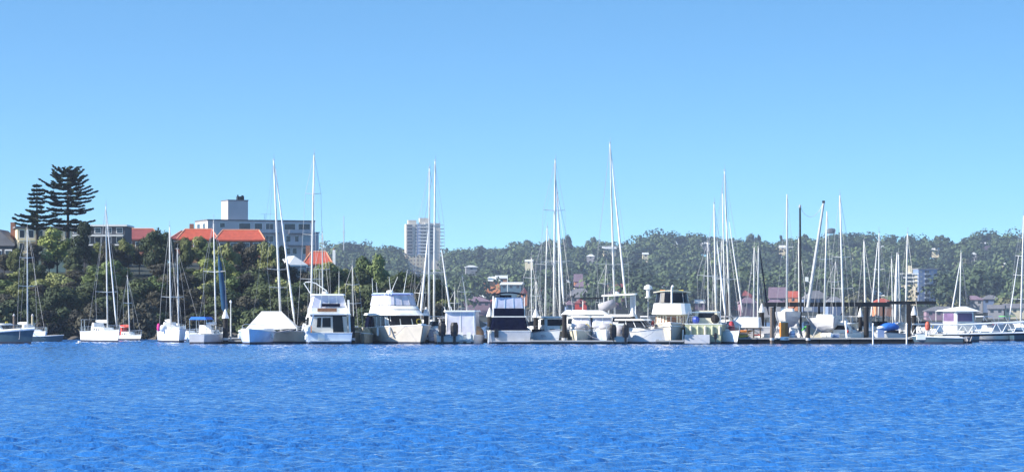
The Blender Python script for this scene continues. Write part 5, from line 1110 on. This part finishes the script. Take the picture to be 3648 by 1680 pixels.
# ------------------------------------------------------------------ piles, pontoons, jetty, gangway, crane, small things
GP = 'tall mooring piles of the marina'
def pile(px, ytop, Y, r, label, m=None, cap=True, square=False, ybot=None):
    b = P(px, HZ, Y); b.z = -1.5; t = T('mooring_pile', label, 'pile', b, 0, GP); H = P(px, ytop, Y).z + 1.5; h = H - (.95 if cap else 0)
    if square: t.part('shaft', MB().box((0, 0, h / 2), (2 * r, 2 * r, h)), m or DARKT)
    else: t.part('shaft', MB().lathe([(r * 1.05, 0), (r, h * .6), (r * .98, h)], n=12), m or DARKT)
    k = MB().lathe([(r * 1.25, 1.9), (r * 1.25, 2.15)], n=12); t.part('pile_ring', k, GALV)
    if cap: t.part('cone_cap', MB().lathe([(r * 1.35, h - .02), (r * 1.3, h + .12), (r * .35, H - .1), (.02, H)], n=12), CANVW)
for a in [(803, 1100, 303.5, .27, 'first white-capped black pile, beside the yacht with the blue bimini'),
          (1100, 1104, 312, .25, 'white-capped pile just left of the outrigger cruiser'),
          (1518, 1092, 312, .27, 'white-capped pile between the flybridge cruiser and the white enclosure'),
          (1745, 1095, 311, .28, 'white-capped pile left of the navy flybridge boat'), (1909, 1098, 313, .27, 'white-capped pile below the short mast right of the navy boat'),
          (2253, 1095, 314, .25, 'white-capped pile behind the pointed express cruiser'), (2714, 1080, 311, .25, 'white-capped pile right of the white tarpaulin'),
          (3065, 1095, 307, .20, 'slim white-capped pile, left of the double piles under the jetty beam'), (3256, 1089, 307, .24, 'white-capped pile at the right end of the jetty beam')]: pile(*a)
pile(1256, 1125, 302, .24, 'uncapped black pile right of the outrigger cruiser', cap=False)
pile(2011, 1119, 301.5, .25, 'lone thick uncapped black pile left of the hardtop cruisers', cap=False)
pile(2750, 1094, 303, .19, 'grey weathered timber pile left of the hauled-out yacht', m=BROWNT, cap=False)
pile(2879, 1157, 302, .20, 'short black pile between the two hauled-out yachts', cap=False)
pile(3086, 1092, 306, .26, 'thickest black pile under the left part of the jetty beam', cap=False)
pile(3237, 1083, 306, .20, 'square black post holding the right end of the jetty beam', cap=False, square=True)
pile(2583 + 8, 1040, 330, .15, 'thin dark pile hidden among the crowded masts', cap=False)
for px, lab in ((3110, 'white guide post at the pontoon edge left of the blue-grey cabinet'), (3230, 'white guide post at the pontoon edge right of the small runabout')):
    b = P(px, HZ, 302.2); b.z = -.3; t = T('guide_post', lab, 'post', b, 0, 'white guide posts'); t.part('shaft', MB().lathe([(.075, 0), (.075, 2.35)], n=8), WHITE); t.part('cap', MB().lathe([(.12, 2.35), (.03, 2.5)], n=8), WHITE)
t = T('lamp_post', 'thin pole with a small globe lamp right of the first pile', 'lamp post', Vector((P(822, HZ, 308).x, 308, .4)))
t.part('pole', MB().tube([(0, 0, 0), (0, 0, P(0, 1078, 308).z - .4)], [.08, .05]), ALU); t.part('globe', MB().blob((0, 0, P(0, 1074, 308).z - .4), (.13, .13, .17), 1, 8, 6, .02), WHITE, smooth=True)
def pontoon(x0, x1, Y0, Y1, z, label, cat='pontoon', fac=DARKT, hh=.42):
    a = P(x0, HZ, Y0).x; b = P(x1, HZ, Y0).x; t = T('pontoon', label, cat, ((a + b) / 2, (Y0 + Y1) / 2, 0), 0, 'floating pontoons'); n = max(2, int((b - a) / 3)); k = MB()
    for i in range(n): k.box((-(b - a) / 2 + (i + .5) * (b - a) / n, 0, z - hh / 2 - .2), ((b - a) / n - .12, Y1 - Y0 - .2, hh + .4))
    t.part('float', k, fac); d = MB(); m = int((Y1 - Y0) / .2)
    for j in range(m): d.box((0, -(Y1 - Y0) / 2 + (j + .5) * .2, z + .035), (b - a, .18, .06))
    t.part('decking', d, CONC); t.part('fascia_board', MB().box((0, -(Y1 - Y0) / 2 - .03, z - .02), (b - a, .05, .12)), CONC)
    for i in range(n + 1):
        if i % 2 == 0: t.part('cleat', MB().box((-(b - a) / 2 + i * (b - a) / n * .98 + .2, -(Y1 - Y0) / 2 + .25, z + .12), (.28, .07, .10)), GALV)
    return t
pontoon(750, 880, 304.5, 307.0, .32, 'low pontoon arm between the blue bimini yacht and the tented yacht', hh=.3)
pontoon(2590, 3250, 303.4, 306.0, .58, 'long black-sided pontoon in front of the hauled-out yachts', hh=.62)
pontoon(700, 2600, 316.6, 318.6, .5, 'main walkway pontoon behind the front row of boats')
pontoon(1888, 2185, 299.4, 300.6, .36, 'added black pontoon standing for the dark band in front of the hardtop cruisers', hh=.4, fac=BLACK)  # added: the dark band on the water is put in as a black float
pontoon(2336, 2436, 298.4, 299.6, .36, 'added short black pontoon standing for the dark band in front of the big trawler', hh=.4, fac=BLACK)  # added black float, standing for the dark band below the trawler
pontoon(3240, 3440, 303.4, 305.6, .62, 'landing pontoon at the foot of the gangway')
pontoon(1885, 2600, 308.8, 310.2, .45, 'mid-row pontoon behind the small cruisers')
# jetty beam on posts (a flat dark roof edge)
a = P(2722, 1083, 314); b = P(3332, 1080, 314)
t = T('jetty_canopy', 'long thin black roof beam on dark posts above the right-hand pontoon', 'jetty roof', (a.x, 314, 0)); W_ = b.x - a.x; k = MB()
z0 = a.z; x1 = P(3165, 0, 314).x - a.x
k.box((x1 / 2, 0, z0 - .02), (x1, 2.4, .46)); k.box(((x1 + W_) / 2, .3, z0 + .17), (W_ - x1, 2.0, .34)); t.part('roof_beam', k, BLACK)
for px in (2762, 2920, 3062, 3150, 3245):
    x = P(px, 0, 314).x - a.x; t.part('post', MB().box((x, .6, (z0 - .2) / 2), (.2, .2, z0 - .2)), DARKT)
for px in (2800, 2990): x = P(px, 0, 314).x - a.x; t.part('brace', MB().tube([(x, .6, z0 - 1.4), (x + 1.1, .6, z0 - .2)], .06, 5), DARKT)
# gangway truss
def gx(px, py, Y_=306.5): return P(px, py, Y_)
t = T('gangway', 'long white steel truss gangway sloping up to the right edge', 'gangway', gx(3250, 1188)); G = gx(3250, 1188)
topL = [(3250, 1154), (3420, 1156), (3520, 1150), (3680, 1143)]; 
def bot(px): return 1190 - (px - 3250) * .016 if px < 3420 else 1189 - (px - 3420) * .024
def topy(px): return 1154 + (px - 3250) * .01 if px < 3420 else 1155.7 - (px - 3420) * .046
for side, dY in (('near', 0), ('far', 1.4)):
    k = MB(); k.tube([gx(p, topy(p), 306.5 + dY) - G for p in (3250, 3420, 3540, 3690)], .085, 6); t.part('top_chord', k, WHITE)
    k = MB(); k.tube([gx(p, bot(p), 306.5 + dY) - G for p in (3250, 3420, 3540, 3690)], .075, 6); t.part('bottom_chord', k, WHITE)
    for i in range(11):
        p0 = 3250 + i * 40; p1 = p0 + 20; p2 = p0 + 40
        k = MB().tube([gx(p0, bot(p0), 306.5 + dY) - G, gx(p1, topy(p1), 306.5 + dY) - G, gx(p2, bot(p2), 306.5 + dY) - G], .055, 5); t.part('truss_brace', k, WHITE)
k = MB(); pts = [(p, bot(p)) for p in (3252, 3420, 3688)]
secs = []
for p, y in pts: c = gx(p, y + 3) - G; secs.append([(c.x, .1, c.z), (c.x, 1.3, c.z), (c.x, 1.3, c.z - .18), (c.x, .1, c.z - .18)])
t.part('walkway', MB().loft(secs), DARKT)
t.part('handrail', MB().tube([gx(p, topy(p) - 3, 306.9) - G for p in (3250, 3420, 3690)], .025, 5), STEEL)
# derrick crane
t = T('derrick_crane', 'derrick crane with a thick black post and a leaning grey boom, right of centre', 'crane', (P(2853, 0, 312).x, 312, .2))
b0 = Vector(t.loc); tp_ = P(2850, 738, 312) - b0; t.part('post', MB().tube([(0, 0, -1.5), tp_ * .5, tp_], [.13, .12, .10], 8), BLACK)
t.part('post_cap', MB().lathe([(.13, -.05), (.14, .12), (.03, .3)], tp_, 8), CANVG)
bm0 = P(2878, 1095, 312) - b0; bm1 = P(2934, 722, 312) - b0; t.part('boom', MB().tube([bm0, bm0.lerp(bm1, .5), bm1], [.19, .17, .12], 8), GALV)
t.part('boom_head', MB().box(bm1 + Vector((0, 0, .1)), (.3, .25, .25)), DARKW)
k = MB(); pts = [tp_.lerp(bm1, q) - Vector((0, 0, 5.2 * q * (1 - q))) for q in (0, .2, .4, .6, .8, 1)]; k.tube(pts, .02, 4); t.part('cable', k, WIRE)
k = MB(); k.tube([P(2866, 1090, 312) - b0, P(2868, 1040, 312) - b0], .05, 5); k.box((P(2879, 1100, 312) - b0), (.8, .7, .4)); t.part('boom_foot', k, GALV)
t = T('sign_board', 'small blank white board hanging beside the crane boom', 'sign', P(2874, 1003, 311.3)); t.part('board', MB().box((0, 0, .27), (.36, .06, .48)), WHITE); t.part('hanger', MB().tube([(0, 0, .5), (.38, .55, 1.2)], .015, 4), WIRE)
# satellite / nav beacon left of trawler
t = T('beacon_post', 'white drum-topped beacon post left of the big trawler', 'beacon', (P(2309, 0, 318).x, 318, .3)); H = P(0, 1060, 318).z - .3; k = MB().lathe([(.07, 0), (.06, H)], n=8); t.part('post', k, GALV)
t.part('platform', MB().lathe([(.34, H), (.34, H + .1)], n=10), WHITE); t.part('lantern', MB().lathe([(.2, H + .15), (.2, H + .85), (.48, H + .95), (.42, H + 1.25), (.1, H + 1.45)], n=10), WHITE)
# pontoon clutter
def on(px, Y, z): return (P(px, 0, Y).x, Y, z)
t = T('drum', 'crimson covered drum on a blue base at the left end of the long pontoon', 'drum', on(2606, 304.3, .64), 0); t.part('blue_base', MB().lathe([(.36, 0), (.36, .5)], n=12), BLUEP); t.part('cover', MB().lathe([(.30, .5), (.34, .8), (.33, 1.3), (.2, 1.65), (.05, 1.75)], n=12), mat('crimson_cover', (.40, .03, .05), .7, .25, 4))
t = T('kayak_stack', 'faded yellow and orange kayaks heaped on the left end of the long pontoon', 'kayaks', on(2630, 303.9, .64), R(4)); 
for i, (x, z_, m, rz_) in enumerate(((0, .14, YELLOW, .05), (.2, .42, ORANGEC, -.06), (-.35, .32, TANC, .12), (.5, .66, ORANGE, .02))):
    secs = []
    for q in np.linspace(0, 1, 9): w_ = .32 * math.sin(math.pi * (.04 + .92 * q)) ** .7; secs.append([(x + (q - .5) * 2.4, i * .12 + rz_ * (q - .5) + w_ * math.cos(th), z_ + .15 * math.sin(th) * w_ / .32 + .12 * (2 * q - 1) ** 2) for th in np.linspace(0, 2 * math.pi, 8, endpoint=False)])
    t.part('kayak', MB().loft(secs), m, smooth=True)
t = T('trestle', 'dark timber trestle with a red stripe under the tarpaulin boat', 'trestle', on(2685, 304.2, .64)); k = MB(); [k.box((x, 0, .5), (.1, .5, 1.0)) for x in (-.7, 0, .7)]; k.box((0, 0, 1.0), (1.7, .6, .12)); t.part('frame', k, BROWNT); t.part('red_stripe', MB().box((.35, -.27, .3), (.6, .04, .15)), RED)
t = T('fuel_cabinet', 'tall orange and amber cabinet on a white base below the high cradled yacht', 'cabinet', on(2792, 303.7, .64), R(18)); t.part('base', MB().box((0, 0, -.05), (.95, .7, .35)), WHITE); t.part('door', MB().box((.22, -.26, .86), (.30, .06, 1.4)), mat('amber_door', (.35, .12, .02), .5, .2, 2)); t.part('body', MB().box((0, 0, .85), (.75, .5, 1.5)), ORANGE); t.part('top_panel', MB().box((0, 0, 1.65), (.8, .55, .1)), CREAM)
t = T('barrel', 'round light blue barrel right of the orange cabinet', 'barrel', on(2823, 304.0, .64)); t.part('body', MB().lathe([(.2, 0), (.28, .15), (.30, .4), (.27, .65), (.18, .75)], n=12), PALEBLUE); t.part('hoop', MB().lathe([(.305, .35), (.305, .42)], n=12), BLUEP)
t = T('surf_ski', 'bright green paddle craft leaning left of the short black pile', 'kayak', on(2866, 304.3, .8), 0); t.part('hull', MB().tube([(-.32, 0, .55), (0, 0, .85), (.3, 0, 1.1)], [.04, .12, .05], 8), GREENP); t.part('seat', MB().box((0, -.1, .87), (.15, .1, .08)), BLACK)
t = T('life_raft', 'white capsule lying on the pontoon right of the short black pile', 'life raft', on(2948, 303.8, .64), R(-20)); t.part('capsule', MB().lathe([(.1, -.7), (.26, -.55), (.28, .4), (.12, .6)], (0, 0, .28), 10, 'x'), WHITE); t.part('strap', MB().lathe([(.285, -.1), (.285, 0)], (0, 0, .28), 10, 'x'), GALV)
t = T('dock_box', 'lilac-blue low dock box right of the white capsule', 'dock box', on(2975, 304.2, .64)); t.part('body', MB().box((0, 0, .2), (.8, .5, .4)), BLUEW); t.part('lid', MB().box((0, 0, .43), (.85, .55, .07)), WHITE)
t = T('winch_post', 'slim white post with a red foot, left of the cuddy-cabin boat', 'winch post', on(3018, 303.9, .64)); t.part('post', MB().tube([(0, 0, 0), (-.1, 0, 1.0), (-.15, 0, 1.8)], [.14, .11, .18], 8), WHITE); t.part('foot', MB().blob((.05, -.05, .65), (.14, .14, .18), 2), RED)
t = T('dock_cabinet', 'blue-grey cabinet with a rounded white top beside a white guide post', 'cabinet', on(3138, 303.9, .64)); t.part('body', MB().box((0, 0, .5), (.66, .5, .95)), BLUEW); t.part('top', MB().lathe([(.42, 1.0), (.42, 1.1), (.25, 1.22), (.02, 1.25)], n=14), WHITE)
t = T('hose_stand', 'rust-red topped hose stand with white legs at the foot of the gangway', 'hose stand', on(3305, 304.2, .68)); t.part('hood', MB().lathe([(.20, .75), (.28, .95), (.27, 1.35), (.18, 1.6), (.03, 1.68)], n=10), mat('rust_red_paint', (.50, .10, .06), .6, .3, 4)); k = MB(); k.tube([(-.12, 0, 0), (-.12, 0, .8)], .09, 6); k.tube([(.14, 0, 0), (.12, 0, .8)], .06, 6); t.part('leg', k, WHITE)
t = T('ring_buoy', 'small magenta and white bundle on the deck of the bow-on sloop', 'bundle', P(572, 1170, 319.5)); t.part('white_bag', MB().blob((.25, 0, .05), (.45, .3, .38), 3), CANVW, smooth=True); t.part('magenta_bag', MB().blob((-.2, -.05, .15), (.22, .2, .45), 5), mat('magenta_cloth', (.70, .03, .25), .7, .2, 4), smooth=True)
t = T('channel_buoy', 'slim white mooring buoy with a yellow tip left of the bimini yacht', 'buoy', (P(668, 0, 318).x, 318, -.2)); t.part('float', MB().lathe([(.05, 0), (.16, .2), (.14, .55), (.04, .7)], n=8), WHITE); t.part('ring', MB().lathe([(.05, .7), (.05, .8)], n=6), YELLOW)
# blue cockpit clutter on bimini yacht handled as its own parts; seagull
t = T('seagull', 'white gull flapping low over the water below the left moorings', 'bird', P(281, 1222, 296), R(200))
k = MB(); secs = []
for q, w_ in ((-.28, .01), (-.2, .05), (-.05, .085), (.1, .075), (.2, .05), (.26, .045), (.31, .015)):
    secs.append([(q, w_ * math.cos(th), .02 * (q > .15) + w_ * .9 * math.sin(th)) for th in np.linspace(0, 2 * math.pi, 8, endpoint=False)])
k.loft(secs)
for sg in (-1, 1):
    pr = [(0, 0), (.28, .16), (.62, .30)]
    secs = []
    for (d, zz), ch in zip([(0, .03), (.25, .2), (.5, .22), (.72, .12)], (.2, .2, .13, .02)): secs.append([(.08 - d * .12, sg * d, zz), (.08 - d * .12 - ch * .5, sg * d, zz + .02), (.08 - d * .12 - ch, sg * d, zz), (.08 - d * .12 - ch * .5, sg * d, zz - .01)])
    k.loft(secs)
t.part('body', k, WHITE, smooth=True); t.part('beak', MB().lathe([(.018, .30), (.004, .37)], (0, 0, .02), 6, 'x'), YELLOW)
hz = MB().box((0, 1700, 59), (3600, 3600, 122)); 
hm = bpy.data.materials.new('haze_air'); hm.use_nodes = True; t_ = hm.node_tree; t_.nodes.remove(t_.nodes['Principled BSDF'])
pv = t_.nodes.new('ShaderNodeVolumePrincipled'); pv.inputs['Color'].default_value = (.62, .75, 1, 1); pv.inputs['Density'].default_value = .00013; pv.inputs['Anisotropy'].default_value = .2
t_.links.new(pv.outputs[0], t_.nodes['Material Output'].inputs['Volume'])
tag(link('haze', hz.v, hz.f, hm), 'thin bluish air over the harbour', 'haze', kind='stuff')
